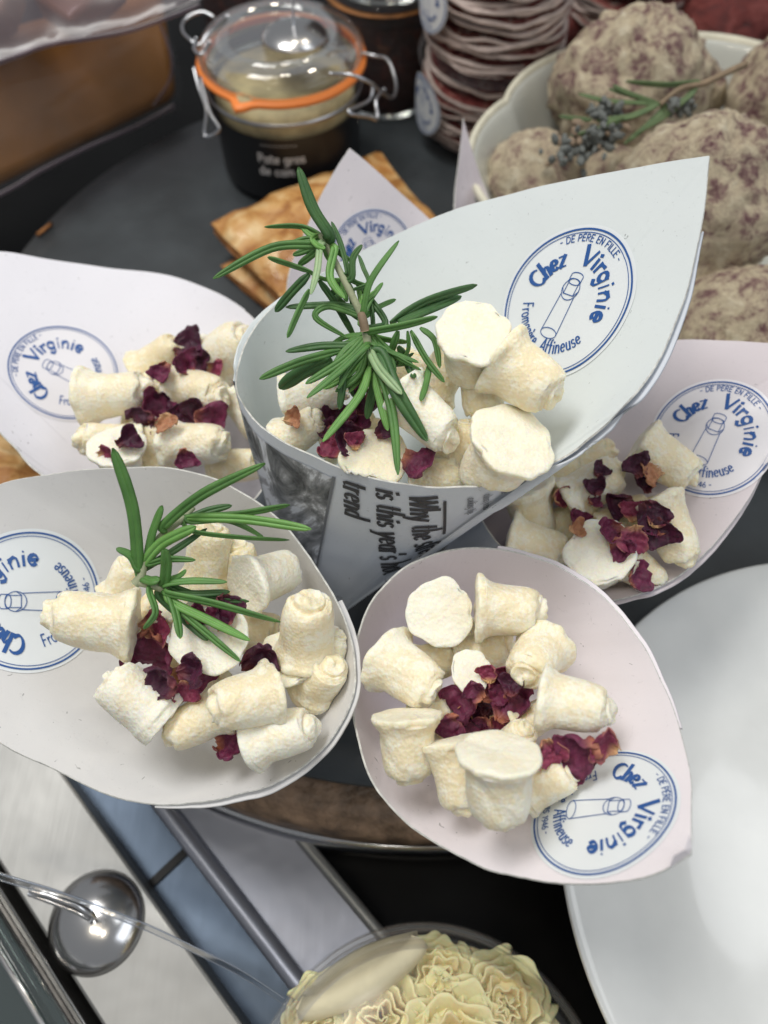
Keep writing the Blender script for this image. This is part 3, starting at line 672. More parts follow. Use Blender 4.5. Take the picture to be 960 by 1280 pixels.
for a in [
 (588, 440, 92, 100, -88, -62, -.012, 'cheese bell with round flat base facing out, topmost in the central cone', 1),
 (603, 488, 84, 80, -95, -10, .004, 'cheese bell standing upright below the round faced one in the central cone', 0),
 (657, 474, 98, 100, -38, 12, -.008, 'cheese bell leaning right against the central cone wall just below its sticker', 2),
 (622, 578, 108, 118, -118, -52, .006, 'wide cheese bell with open flat base up at the front rim of the central cone', 1),
 (533, 520, 102, 82, -42, 14, -.006, 'blocky cheese bell lying just right of the lowest rosemary leaves in the central cone', 3),
 (467, 590, 80, 92, -95, -62, .010, 'cheese bell with base up behind the newsprint headline at the central cone rim', 2),
 (392, 492, 84, 74, 15, 10, .002, 'cheese bell half hidden under the left rosemary leaves in the central cone', 3),
 (378, 536, 70, 70, 30, 20, .008, 'small cheese bell at the left front rim of the central cone by the dark petals', 1),
 (555, 466, 80, 70, 60, 15, .010, 'cheese bell tucked behind the rosemary in the middle of the central cone', 2),
 (578, 552, 60, 70, 70, 20, .012, 'narrow cheese bell squeezed between the blocky and the wide one, central cone', 0),
 (552, 596, 76, 76, 10, 20, .016, 'cheese bell peeping low over the front rim beside the magenta petal, central cone', 0),
 (502, 470, 80, 80, 60, 10, .022, 'deep cheese bell under the rosemary stem in the central cone', 2),
 (440, 540, 80, 80, 10, 10, .022, 'deep cheese bell beneath the dark petals in the central cone', 2)]:
    bell(A, *a)
for a in [
 (145, 494, 96, 80, 4, 5, -.008, 'cheese bell beside the sticker in the back left cone, base turned left', 1),
 (251, 490, 84, 74, -12, 28, -.006, 'rounded cheese bell between the two upper petal clumps, back left cone', 0),
 (136, 552, 84, 66, 176, 25, -.004, 'lowest left cheese bell with its knob to the left, back left cone', 0),
 (246, 556, 92, 74, -3, 14, -.010, 'cheese bell under the twisted petals with a magenta flake on it, back left cone', 1),
 (287, 438, 80, 84, 25, 28, .000, 'bulky cheese bell touching the central cone at the top of the back left cone', 1),
 (200, 448, 76, 62, 30, 15, .002, 'cheese bell behind the uppermost dark petals in the back left cone', 2),
 (152, 582, 80, 72, -100, -50, -.004, 'flat faced cheese bell cut off by the lower left cone rim', 3),
 (312, 520, 70, 66, -60, 15, .004, 'cheese bell at the right wall of the back left cone', 3),
 (298, 582, 74, 60, 0, 15, .006, 'tan shadowed cheese bell low at the right of the back left cone', 2),
 (190, 492, 60, 62, 60, 20, .004, 'small cheese bell in the gap between the two upper ones, back left cone', 1),
 (196, 552, 62, 64, 80, 20, .002, 'cheese bell between the two lowest ones in the back left cone', 0),
 (200, 520, 80, 70, 0, 10, .020, 'deep cheese bell under the petals in the back left cone', 2)]:
    bell(B, *a)
for a in [
 (115, 776, 118, 100, 172, 10, -.016, 'long cheese bell lying over the sticker edge in the lower left cone', 0),
 (262, 692, 92, 84, 80, 20, .000, 'cheese bell behind the rosemary near the back rim of the lower left cone', 2),
 (338, 720, 88, 84, 18, -42, -.004, 'cheese bell with a ridged floury base turned left, upper right of the lower left cone', 3),
 (382, 782, 102, 94, 86, 34, -.010, 'cheese bell standing knob up at the right wall of the lower left cone', 0),
 (274, 798, 84, 104, -60, -70, -.006, 'cheese bell with its flat white base up in the middle of the lower left cone', 3),
 (170, 872, 106, 90, 140, 4, -.010, 'barrel shaped cheese bell lying lowest at the left in the lower left cone', 3, .4, .35, 1),
 (303, 876, 96, 98, 188, 26, -.016, 'creamy cheese bell with its knob to the left, beside the dark purple petal', 0),
 (245, 902, 92, 78, 205, 6, -.004, 'cheese bell tucked below the creamy one at the bottom of the lower left cone', 2),
 (352, 916, 96, 84, 20, 8, -.008, 'lowest right cheese bell with a floury side in the lower left cone', 3),
 (402, 846, 76, 76, 60, 45, .000, 'round ended cheese bell against the right rim of the lower left cone', 0),
 (366, 834, 70, 84, -90, -55, .004, 'thin lipped cheese bell under the standing one in the lower left cone', 0),
 (155, 724, 60, 56, 60, 20, .000, 'small cheese bell behind the long one at the rosemary base, lower left cone', 1),
 (196, 760, 76, 66, 40, 10, .006, 'cheese bell under the rosemary base next to the magenta petal, lower left cone', 2),
 (250, 850, 80, 70, 0, 10, .020, 'deep cheese bell under the middle petals in the lower left cone', 2),
 (228, 776, 70, 72, -70, -30, .004, 'cheese bell between the flat white base and the big magenta petal, lower left cone', 1),
 (418, 812, 62, 64, 60, 30, .004, 'small cheese bell squeezed at the far right wall of the lower left cone', 1),
 (300, 706, 66, 66, 100, 20, .006, 'shadowed cheese bell between rosemary and the ridged one, lower left cone', 2),
 (320, 790, 80, 80, 0, 10, .020, 'deep cheese bell behind the standing one in the lower left cone', 2)]:
    bell(Cc, *a)
for a in [
 (547, 769, 80, 90, -100, -76, -.006, 'cheese bell with its round white base facing up, top left in the lower right cone', 3),
 (636, 762, 92, 90, -2, 4, -.010, 'cheese bell lying sideways with thick lip left, top of the lower right cone', 0),
 (668, 824, 88, 84, -150, 52, -.006, 'cheese bell with its swirled knob facing out, right of the petals, lower right cone', 0, .95, .9),
 (511, 844, 96, 92, -28, 36, -.008, 'cheese bell at the left wall, upper of two, in the lower right cone', 1),
 (718, 880, 98, 92, -8, 16, -.012, 'largest cheese bell leaning on the right wall of the lower right cone', 1),
 (510, 934, 92, 98, -88, 4, -.008, 'cheese bell standing lip up at the left wall of the lower right cone', 0),
 (623, 982, 108, 112, -88, -14, -.020, 'foremost cheese bell with a thick white floury lip up, lower right cone', 1),
 (571, 968, 96, 80, -80, 10, -.004, 'cheese bell half hidden left of the foremost one, lower right cone', 0, 1, .6),
 (684, 978, 80, 70, 30, 10, .002, 'cheese bell lying right of the foremost one below the pink petals, lower right cone', 0, 1, .6),
 (586, 846, 58, 56, -90, -60, -.002, 'small floury white cheese bell just above the petal heap, lower right cone', 3),
 (644, 926, 64, 62, 60, 30, -.002, 'rounded cheese bell below the petal heap in the lower right cone', 0),
 (672, 898, 64, 60, 30, 10, .006, 'shadowed cheese bell between petal heap and the largest one, lower right cone', 2),
 (606, 814, 76, 74, 20, 10, .008, 'shadowed cheese bell under the sideways one in the lower right cone', 0),
 (548, 826, 66, 66, 20, 10, .008, 'yellowish cheese bell between the round base and the petals, lower right cone', 2),
 (586, 800, 60, 62, 90, 10, .008, 'cheese bell showing between the round base and the sideways one, lower right cone', 1),
 (544, 890, 62, 62, 30, 10, .006, 'cheese bell between the two left wall ones and the heap, lower right cone', 0),
 (600, 900, 80, 80, 0, 10, .022, 'deep cheese bell hidden beneath the petal heap of the lower right cone', 2),
 (570, 930, 70, 70, 0, 10, .020, 'deep cheese bell left below the petal heap of the lower right cone', 2)]:
    bell(D, *a)
for a in [
 (832, 578, 92, 80, -36, 8, -.008, 'cheese bell resting over the lower edge of the sticker in the right cone', 0, .6, .7),
 (742, 606, 88, 78, 35, 12, -.004, 'cheese bell with small dark petals on it in the middle of the right cone', 1),
 (664, 640, 84, 80, -70, -20, -.002, 'pale cheese bell at the left rim of the right cone, under the central cone', 0, 1, .9),
 (672, 682, 84, 76, -15, 10, -.008, 'boxy cheese bell at the lower left rim of the right cone', 0),
 (748, 702, 76, 92, -60, -64, -.010, 'cheese bell with its flat pure white base up at the front of the right cone', 3),
 (840, 662, 100, 76, -66, 10, -.008, 'long cheese bell lying down the right wall of the right cone', 0, .9, .9),
 (800, 712, 76, 66, -30, -20, -.002, 'cheese bell end between the white base and the front rim, right cone', 2),
 (736, 574, 70, 66, 30, 20, .006, 'cheese bell at the back under the central cone rim, right cone', 2),
 (700, 594, 70, 62, 30, 10, .006, 'cheese bell beneath the central cone rim at the back of the right cone', 2),
 (785, 650, 80, 76, 30, 10, .016, 'deep cheese bell under the dark petals of the right cone', 2),
 (715, 655, 70, 76, 30, 10, .016, 'deep cheese bell left of the white base in the right cone', 2)]:
    bell(E, *a)

# all cheeses in one tree for resting petals and leaves on them
bpy.context.view_layer.update()
_v, _f = [], []
for o, cn in CHEESES:
    b = len(_v); l_ = o.location; _v += [tuple(v.co + l_) for v in o.data.vertices]; _f += [tuple(i + b for i in p.vertices) for p in o.data.polygons]
PILE = BVHTree.FromPolygons(_v, _f)
def top_depth(px, py, default):
    h, n_, _, _ = PILE.ray_cast(CAM, ray(px, py).normalized()); return (h - CAM).dot(FW) if h is not None else default

# ================================================================= ROSE PETALS
def petal(px, py, size, th, tone, cone, label, group, lift=.002, open_=.5, seed=None):
    seed = seed if seed is not None else int(px * 3 + py * 5); rs = random.Random(seed)
    ds = [top_depth(px + dx * size * .3, py + dy * size * .3, cone['plane'](px, py)) for dx, dy in ((0, 0), (1, 0), (-1, 0), (0, 1), (0, -1))]
    d = sorted(ds)[1]; d = min(d, cone['plane'](px, py) + .012) - lift
    s = size * .86 * d / FPX; nu, nv = 22, 22; V = []; ba = []; o = Vector((rs.random() * 90, rs.random() * 90, 0))
    fold = .5 + rs.random() * 1.3 * (1 - open_) + .4; cup = .35 + rs.random() * .6
    u_ax = camdir(th, rs.uniform(-25, 25)); nrm = (-FW + camdir(rs.random() * 360, 0) * rs.uniform(.1, .8)).normalized()
    w_ = nrm.cross(u_ax).normalized(); nrm = u_ax.cross(w_).normalized()
    for i in range(nu):
        t = i / (nu - 1)
        wd = (.16 + .50 * math.sin(min(t * 1.12, 1) * math.pi * .56) ** 1.2) * (1 if t < .86 else math.sqrt(max(0, 1 - ((t - .86) / .17) ** 2)) * .6 + .4)
        for j in range(nv):
            v = j / (nv - 1) * 2 - 1; q = Vector((t * 2.4, v * 1.9, 0)) + o
            n1 = noise.noise(q * .9); n2 = noise.noise(q * 2.1 + Vector((0, 0, 4))); n3 = noise.noise(q * 4.6)
            a = v * fold; x = (t - .5) * (1 + .06 * n2); y = wd * math.sin(a) / max(fold, .01) * 1.25; z = wd * (1 - math.cos(a)) * .9
            z += cup * (t - .5) ** 2 * .9 + n1 * .24 + n2 * .15 * (abs(v) + .3) + n3 * .07
            y += n1 * .12 + noise.noise(q * 1.3 + Vector((9, 9, 9))) * .12
            if abs(v) > .75: z -= (abs(v) - .75) * (.9 * noise.noise(Vector((t * 3, v, seed))) + .6) * .8
            if t > .85: z -= (t - .85) * 1.2 * noise.noise(Vector((v * 2, 1.5, seed)))
            V.append((u_ax * x + w_ * y + nrm * z) * s); ba.append(max(0, min(1, (.34 - t) * 3.4)) + (0.5 * max(0, abs(v) - .8) * 3 if tone == 2 else 0))
    me = bpy.data.meshes.new('rose_petal'); me.from_pydata([tuple(q) for q in V], [], grid_faces(nu, nv))
    me.polygons.foreach_set('use_smooth', [True] * len(me.polygons)); me.materials.append(M['petal'][tone])
    ca = me.color_attributes.new('base', 'FLOAT_COLOR', 'POINT'); ca.data.foreach_set('color', np.array([[b, b, b, 1] for b in ba], dtype=np.float32).ravel())
    ob = bpy.data.objects.new('rose_petal', me); C.objects.link(ob); ob.location = P(px, py, d)
    m = ob.modifiers.new('thickness', 'SOLIDIFY'); m.thickness = .00028
    tag(ob, label, 'rose petal', group); return ob
TONE = ['dark', 'magenta', 'pink edged', 'tan']
def petals(cone, base, heap, lst):
    """heap: (what it is in, where)"""
    inh = [l for l in lst if not (len(l) > 5 and l[5])]; mx = sum(l[0] for l in inh) / len(inh); my = sum(l[1] for l in inh) / len(inh)
    res = []
    for (px, py, sz, th, tone, *rest) in lst:
        own = rest[0] if rest and rest[0] else None
        if not own:
            dx, dy = px - mx, my - py
            if math.hypot(dx, dy) < 13: w_ = 'in the middle of'
            else: w_ = 'at the ' + ['right', 'upper right', 'top', 'upper left', 'left', 'lower left', 'bottom', 'lower right'][int(round(math.degrees(math.atan2(dy, dx)) / 45)) % 8] + ' of'
            lab = f'{TONE[tone]} rose petal {w_} {heap}'
        res.append((petal(px, py, sz, th, tone, cone, own or lab, base + ' apart' if own else base, lift=rest[1] if len(rest) > 1 else .002), sz, px))
    by = {}
    for t in res: by.setdefault(t[0]['label'], []).append(t)
    for lab, g in by.items():
        if len(g) < 2: continue
        g.sort(key=lambda t: t[1]); names = (['smaller', 'larger'] if len(g) == 2 else ['smallest', 'medium', 'largest'])
        if len(g) <= 3 and all(g[k + 1][1] - g[k][1] >= 2 for k in range(len(g) - 1)):
            for k, t in enumerate(g): t[0]['label'] = names[k] + ' ' + lab
petals(A, 'petals of the central cone', 'the petal clump in the central cone', [
 (422, 522, 42, 70, 0), (436, 545, 44, 200, 0), (418, 560, 40, 150, 2), (448, 528, 34, 20, 1), (442, 552, 26, 100, 2), (408, 540, 30, 120, 0), (455, 510, 32, 60, 0), (468, 498, 30, 40, 1),
 (522, 580, 46, -20, 1, 'single magenta rose petal at the front rim of the central cone', .004), (367, 523, 26, 10, 3, 'small brown dried petal at the left of the central cone', .003), (448, 483, 24, 200, 1), (480, 538, 26, 30, 0)])
petals(B, 'petals of the back left cone', 'the clump in the back left cone', [
 (233, 434, 42, 10, 0), (248, 455, 36, -30, 0), (230, 458, 36, 120, 1), (205, 466, 30, 240, 1), (270, 462, 24, -10, 2),
 (192, 512, 46, 60, 1), (180, 524, 36, 200, 0), (204, 506, 30, 20, 0), (236, 518, 42, 120, 0), (262, 522, 44, -10, 1), (208, 528, 26, -60, 3, 'curled tan dried petal left of the twisted petals in the back left cone', .003),
 (160, 552, 34, 30, 0, 'narrow dark petal on the lowest left cheese of the back left cone', .002), (132, 564, 22, 10, 2, 'small orange pink petal on the lowest left cheese of the back left cone', .002), (231, 572, 28, -80, 1, 'magenta flake lying low on a cheese of the back left cone', .002)])
petals(Cc, 'petals of the lower left cone', 'the clump in the lower left cone', [
 (190, 808, 60, -100, 1, 'large magenta rose petal right of the long cheese in the lower left cone', .003), (195, 782, 44, 10, 2, 'orange pink rose petal under the rosemary base in the lower left cone', .002),
 (205, 852, 48, 170, 0), (240, 836, 42, 10, 0), (250, 848, 36, -40, 1), (232, 862, 34, -90, 2, 'pink petal tip hanging between two cheeses in the lower left cone', .003), (228, 846, 28, 90, 3),
 (323, 822, 52, 15, 0, 'dark purple rose petal standing over the creamy cheese of the lower left cone', .003), (282, 756, 36, -60, 0), (278, 772, 36, 100, 1), (243, 768, 30, 30, 1), (286, 932, 42, 0, 1, 'magenta petal under the bottom cheeses of the lower left cone', .000),
 ])
petals(D, 'petals of the lower right cone', 'the heap in the lower right cone', [
 (580, 874, 46, 220, 1), (606, 880, 42, 80, 0), (634, 884, 48, 60, 1), (628, 850, 42, 120, 2), (604, 908, 40, 250, 1), (563, 908, 38, 240, 1), (586, 896, 38, 160, 0), (645, 868, 34, -20, 1),
 (616, 864, 38, 30, 1), (598, 890, 32, 200, 0), (622, 904, 38, -30, 2), (576, 890, 32, 20, 3), (612, 842, 26, 100, 2), (640, 858, 30, 70, 0), (595, 862, 30, 140, 1),
 (686, 938, 40, -70, 2, 'pink rose petal between the heap and the orange tipped one, lower right cone', .004), (726, 942, 62, 200, 1, 'large magenta rose petal resting on the wall above the sticker, lower right cone', .006),
 (756, 930, 42, 165, 2, 'orange tipped petal end curling up above the sticker, lower right cone', .008)])
petals(E, 'petals of the right cone', 'the petal trail in the right cone', [
 (796, 582, 34, 120, 0), (815, 592, 30, 200, 3, 'tan dried petal at the upper end of the trail in the right cone', .002), (806, 606, 28, 100, 0), (775, 630, 36, 200, 0), 
 (812, 640, 40, -60, 0), (826, 664, 42, -70, 0), (815, 660, 34, 150, 1), (792, 640, 30, 90, 2), (790, 672, 40, -100, 2), (762, 664, 36, 200, 1), (776, 684, 32, -40, 1), (820, 650, 26, 60, 2),
 (750, 589, 22, 40, 0, 'tiny dark flake above a curled one on a cheese of the right cone', .001), (744, 611, 26, 90, 0, 'curled dark flake lying on the middle cheese of the right cone', .001), (698, 620, 26, 10, 2, 'pinkish petal at the left under the central cone rim, right cone', .002),
 (722, 649, 26, 70, 1, 'small red petal left of the white base, right cone', .002), (720, 661, 22, 0, 3, 'tan petal scrap left of the white base, right cone', .001), (796, 722, 36, 15, 1, 'flat magenta petal lying along the front rim of the right cone', .001), (742, 626, 20, 0, 1, 'smallest red flake below the curled one, right cone', .001)])

# ================================================================= ROSEMARY
def leaf_mesh(pts, wd, seed, groove=True):
    pts = [Vector(p) for p in catmull(pts, 7)]; n = len(pts); V = []; gr = []; K = 9; rs = random.Random(seed); roll = rs.uniform(-.85, .85)
    for i, p in enumerate(pts):
        t = i / (n - 1); a = pts[max(i - 1, 0)]; b = pts[min(i + 1, n - 1)]; tg = (b - a).normalized(); vw = (CAM - p).normalized()
        s = tg.cross(vw).normalized(); nn = s.cross(tg).normalized()
        s, nn = s * math.cos(roll) + nn * math.sin(roll), nn * math.cos(roll) - s * math.sin(roll)
        k = (.45 + .55 * min(1, t * 5)) * (1 if t < .72 else math.sqrt(max(0, 1 - ((t - .72) / .285) ** 2)) * .85 + .15 * (1 - (t - .72) / .28))
        k *= 1 + .06 * noise.noise(Vector((t * 5, seed, 0))); hw = wd / 2 * k * .9
        sec = [(-1, 0, 0), (-.80, .30, 0), (-.42, .46, 0), (-.12, .34, .4), (0, .16, 1), (.12, .34, .4), (.42, .46, 0), (.80, .30, 0), (1, 0, 0), (.62, -.34, 0), (0, -.42, 0), (-.62, -.34, 0)]
        for (x, z, g) in sec: V.append(p + s * (x * hw) + nn * (z * hw)); gr.append(g)
    m = 12; F_ = grid_faces(n, m, cv=True); F_.append(tuple(range(m))[::-1]); F_.append(tuple(range((n - 1) * m, n * m)))
    return V, F_, gr
def add_leaf(root, pts, wd, matk, seed, bud=None):
    V, F_, gr = leaf_mesh(pts, wd, seed); o = mk('leaf', V, F_, M['leaf'][matk], root)
    ca = o.data.color_attributes.new('groove', 'FLOAT_COLOR', 'POINT'); ca.data.foreach_set('color', np.array([[g * (.18 + .3 * ((i * 7919) % 13) / 13 * 0 + .22 * abs(noise.noise(Vector((i * .02, seed, 0)))) * 2)] * 3 + [1] for i, g in enumerate(gr)], dtype=np.float32).ravel())
    return o
def sprig(label, origin, zoom, base, cone, base_lift, leaves, stems, group, cat='rosemary'):
    ox, oy = origin; b = (ox + base[0] / zoom, oy + base[1] / zoom)
    d0 = (cone['plane'](*b) if cone else base_lift) - (base_lift if cone else 0)
    root = empty('rosemary_sprig', tuple(P(*b, d0))); tag(root, label, cat, group)
    def pt(x, y, dd): return P(ox + x / zoom, oy + y / zoom, d0 + dd)
    for (pl, r0, r1, mt) in stems:
        q = [pt(*(p if len(p) == 3 else (*p, 0))) for p in pl]; q = [Vector(k) for k in catmull(q, 5)]
        tube('stem', q, [(r0 + (r1 - r0) * i / (len(q) - 1)) * d0 / FPX / zoom for i in range(len(q))], mt, root, 10)
    sts = [tuple(k)[:2] for (q_, _a, _b, _c) in stems for k in catmull([p[:2] for p in q_], 8)]
    for i, (pl, wd, mt, dd) in enumerate(leaves):
        nb = min(sts, key=lambda k: math.hypot(k[0] - pl[0][0], k[1] - pl[0][1])); ds_ = math.hypot(nb[0] - pl[0][0], nb[1] - pl[0][1])
        if 6 < ds_ < 70: pl = [nb] + list(pl)
        n = len(pl); pts = []
        for k, (x, y) in enumerate(pl):
            t = k / (n - 1); px, py = ox + x / zoom, oy + y / zoom; d = d0 + dd * t
            if cone:
                td = top_depth(px, py, 9); h = cone['bi'].ray_cast(CAM, ray(px, py).normalized())[0]
                if h is not None: td = min(td, (h - CAM).dot(FW))
                d = min(d, td - .002)
            pts.append(P(px, py, d))
        add_leaf(root, pts, wd / zoom * d0 / FPX, mt, i * 3.7 + b[0])
    return root
LA = [([(385, 290), (330, 200), (285, 72)], 44, 1, -.010), ([(385, 312), (300, 262), (178, 262)], 24, 0, .004), ([(350, 318), (200, 328), (16, 425)], 32, 0, -.004), ([(330, 405), (250, 378), (188, 358)], 24, 0, .006),
 ([(355, 320), (345, 400), (325, 475)], 32, 3, -.010), ([(320, 460), (285, 530), (250, 612)], 30, 0, -.004), ([(320, 410), (262, 470), (212, 530)], 32, 1, .006), ([(440, 405), (420, 320), (390, 245)], 26, 1, .000),
 ([(455, 420), (458, 360), (487, 318)], 24, 1, -.004), ([(505, 440), (490, 390), (476, 350)], 20, 1, .006), ([(490, 532), (515, 430), (603, 305)], 30, 0, -.008), ([(350, 430), (400, 500), (465, 612)], 26, 1, .010),
 ([(480, 524), (400, 508), (245, 515)], 28, 1, .006), ([(474, 540), (380, 512), (340, 548), (440, 612)], 24, 0, .002), ([(560, 568), (520, 500), (458, 425)], 24, 1, .006), ([(515, 592), (620, 572), (725, 545)], 32, 0, -.008),
 ([(575, 565), (690, 495), (850, 445)], 40, 1, .008), ([(600, 562), (700, 522), (800, 480)], 40, 1, .010), ([(640, 590), (690, 680), (747, 752)], 28, 0, -.006), ([(670, 580), (715, 620), (732, 708)], 24, 0, -.002),
 ([(700, 690), (690, 750), (672, 812)], 26, 0, .000), ([(502, 602), (430, 680), (308, 757)], 30, 0, -.006), ([(497, 640), (420, 712), (312, 802)], 28, 0, -.010), ([(440, 635), (350, 638), (245, 655)], 30, 1, .004),
 ([(420, 652), (290, 688), (162, 742)], 32, 0, -.004), ([(390, 680), (300, 720), (225, 772)], 58, 1, .010), ([(505, 640), (540, 710), (612, 790)], 34, 3, -.012), ([(510, 702), (480, 792), (362, 940)], 32, 2, -.008),
 ([(520, 720), (545, 820), (568, 905)], 28, 2, -.004), ([(535, 700), (582, 850), (600, 1045)], 34, 0, -.010), ([(545, 665), (600, 790), (692, 938)], 50, 1, -.006), ([(522, 630), (590, 662), (665, 690)], 24, 0, -.002),
 ([(430, 700), (425, 760), (415, 838)], 28, 1, .002), ([(524, 760), (512, 815), (502, 868)], 34, 1, .004), ([(630, 590), (632, 650), (600, 702)], 16, 0, .004), ([(400, 330), (385, 420), (432, 488)], 32, 2, -.006),
 ([(600, 590), (580, 650), (560, 690)], 30, 0, .006), ([(520, 580), (516, 520), (500, 470)], 22, 1, .004), ([(600, 640), (630, 690), (650, 740)], 34, 1, .010), ([(330, 300), (345, 320), (370, 330)], 22, 2, -.006),
 ([(560, 700), (600, 690), (650, 660)], 22, 1, .008), ([(470, 650), (440, 720), (460, 800)], 28, 1, .010)]
_r = random.Random(11)
for (bx, by, a0, a1, n_, l0, l1) in ((500, 600, 185, 350, 13, 110, 210), (505, 650, 200, 340, 9, 110, 190), (485, 550, 20, 160, 6, 80, 150), (362, 300, 130, 330, 6, 60, 130), (425, 420, 150, 380, 5, 70, 120)):
    for k in range(n_):
        a_ = R(a0 + (a1 - a0) * (k + _r.random()) / n_); L_ = _r.uniform(l0, l1); cv = _r.uniform(-.35, .35); m_ = a_ + cv
        LA.append(([(bx + _r.uniform(-6, 6), by + _r.uniform(-18, 18)), (bx + math.cos(a_) * L_ * .5, by - math.sin(a_) * L_ * .5), (bx + math.cos(m_) * L_, by - math.sin(m_) * L_)], _r.uniform(19, 27), _r.choice([0, 0, 1, 2]), _r.uniform(-.002, .012)))
sprig('long rosemary sprig with arching leaves standing up from the central cone', (260, 180), 2.526, (492, 570), A, .030, LA,
      [([(352, 285), (375, 320), (420, 410), (470, 510), (492, 560), (505, 640), (515, 720, .01)], 9, 15, M['stem']), ([(484, 538, -.003), (490, 560, -.004), (496, 590, -.003)], 13, 15, M['stem_brown'])], 'rosemary sprigs on the cheese')
LC = [([(362, 340), (346, 160), (294, 0)], 36, 0, -.014), ([(430, 200), (530, 120), (692, 40)], 32, 0, -.010), ([(480, 178), (620, 172), (757, 148)], 24, 0, -.002), ([(480, 182), (640, 186), (812, 212)], 30, 2, -.008),
 ([(500, 192), (600, 190), (690, 235)], 22, 0, .000), ([(500, 216), (620, 232), (755, 240)], 20, 0, .000), ([(380, 300), (398, 220), (424, 150)], 28, 0, -.006), ([(370, 310), (420, 250), (512, 205)], 34, 2, -.006),
 ([(380, 312), (450, 270), (540, 210)], 22, 1, .004), ([(430, 342), (434, 300), (428, 262)], 32, 0, -.008), ([(358, 312), (340, 280), (303, 262)], 26, 0, -.004), ([(390, 302), (440, 290), (510, 292)], 22, 0, -.002),
 ([(430, 355), (500, 347), (592, 350)], 28, 0, -.004), ([(440, 376), (520, 380), (600, 375)], 26, 1, .000), ([(436, 366), (458, 430), (470, 497)], 30, 0, -.008), ([(390, 376), (405, 430), (374, 472)], 26, 0, -.006),
 ([(440, 380), (560, 405), (732, 454)], 28, 0, -.008), ([(450, 402), (550, 452), (652, 502)], 28, 2, -.006), ([(470, 422), (550, 492), (628, 557)], 24, 0, -.006), ([(370, 338), (390, 346), (416, 346)], 34, 0, -.004),
 ([(420, 385), (480, 440), (542, 502)], 34, 1, .004), ([(440, 345), (470, 332), (486, 318)], 18, 0, -.002), ([(440, 360), (540, 392), (650, 400)], 24, 1, .002), ([(480, 190), (540, 165), (605, 150)], 24, 1, .002)]
sprig('short rosemary sprig lying on the cheese of the lower left cone', (0, 560), 2.087, (372, 345), Cc, .026, LC,
      [([(352, 355), (368, 335), (378, 290), (420, 230), (470, 190), (505, 155, .002)], 13, 7, M['stem']), ([(360, 350), (400, 358), (438, 372)], 11, 12, M['stem'])], 'rosemary sprigs on the cheese')

# ================================================================= BOWL OF DRIED SAUSAGES
bc = Vector((.193, .388, 0)); RB = .140
bowl = empty('bowl', (bc.x, bc.y, .001)); tag(bowl, 'cream scalloped porcelain bowl heaped with round dried sausages', 'bowl')
def scal(a, z): 
    k = max(0, min(1, z / .06)); return 1 + k * (.055 * (abs(math.cos(4 * a + .55)) ** .7) - .035)
bp = [(0, .004), (.06, .004), (.085, .010), (.108, .028), (.124, .052), (.136, .072), (.140, .076)]
bi_ = [tuple(q)[:2] for q in catmull(bp, 6)]
lathe('inner_wall', bi_, bc, M['bowl'], bowl, 192, scal)
lathe('rim', [(.1395, .0755), (.1405, .0785), (.1428, .0790), (.1440, .0770), (.1435, .0745)], bc, M['bowl_rim'], bowl, 192, scal)
lathe('outer_wall', [(r + .004, z - .003) for r, z in bi_[::-1] if z > .006] + [(.06, .0015)], bc, M['bowl'], bowl, 192, scal)
def lump(name, px, py, d, rx, ry, rz, mat, label, cat, group, seed, amp=.10):
    c = P(px, py, d); n1, n2 = 72, 48; V = []; o = Vector((seed * 3.1, seed * 1.7, 0))
    for i in range(n1):
        a = 2 * math.pi * i / n1
        for j in range(n2):
            b = math.pi * j / (n2 - 1); u = Vector((math.sin(b) * math.cos(a), math.sin(b) * math.sin(a), math.cos(b)))
            k = 1 + amp * noise.noise(u * 1.5 + o) + amp * .5 * noise.noise(u * 3.6 + o) + amp * .42 * noise.noise(u * 9 + o) + amp * .32 * noise.noise(u * 20 + o)
            V.append(c + Vector((u.x * rx, u.y * ry, u.z * rz)) * k)
    o = mk(name, V, grid_faces(n1, n2, cu=True), mat, None, True, c); return tag(o, label, cat, group)
gs = 'round dried sausages in the scalloped bowl'
lump('dried_sausage', 787, 116, .478, .047, .044, .046, M['ball'], 'round dried sausage at the back of the bowl with the herb sprig across it', 'sausage', gs, 1, .16)
lump('dried_sausage', 866, 262, .425, .048, .046, .050, M['ball'], 'largest round dried sausage, behind the tip of the central cone', 'sausage', gs, 2, .12)
lump('dried_sausage', 668, 222, .460, .029, .030, .024, M['ball'], 'small flat dried sausage at the left wall of the scalloped bowl', 'sausage', gs, 3)
lump('dried_sausage', 992, 128, .475, .040, .040, .044, M['ball'], 'round dried sausage cut by the right picture edge above the largest one', 'sausage', gs, 4)
lump('dried_sausage', 935, 412, .405, .038, .036, .030, M['ball'], 'round dried sausage just behind the upper edge of the right cone', 'sausage', gs, 5)
lump('dried_sausage', 770, 235, .475, .030, .030, .024, M['ball'], 'shaded dried sausage deep in the bowl under the herb sprig', 'sausage', gs, 6)
lump('dried_sausage', 862, 118, .500, .022, .022, .022, M['ball'], 'small dried sausage end right of the back one in the bowl', 'sausage', gs, 8)
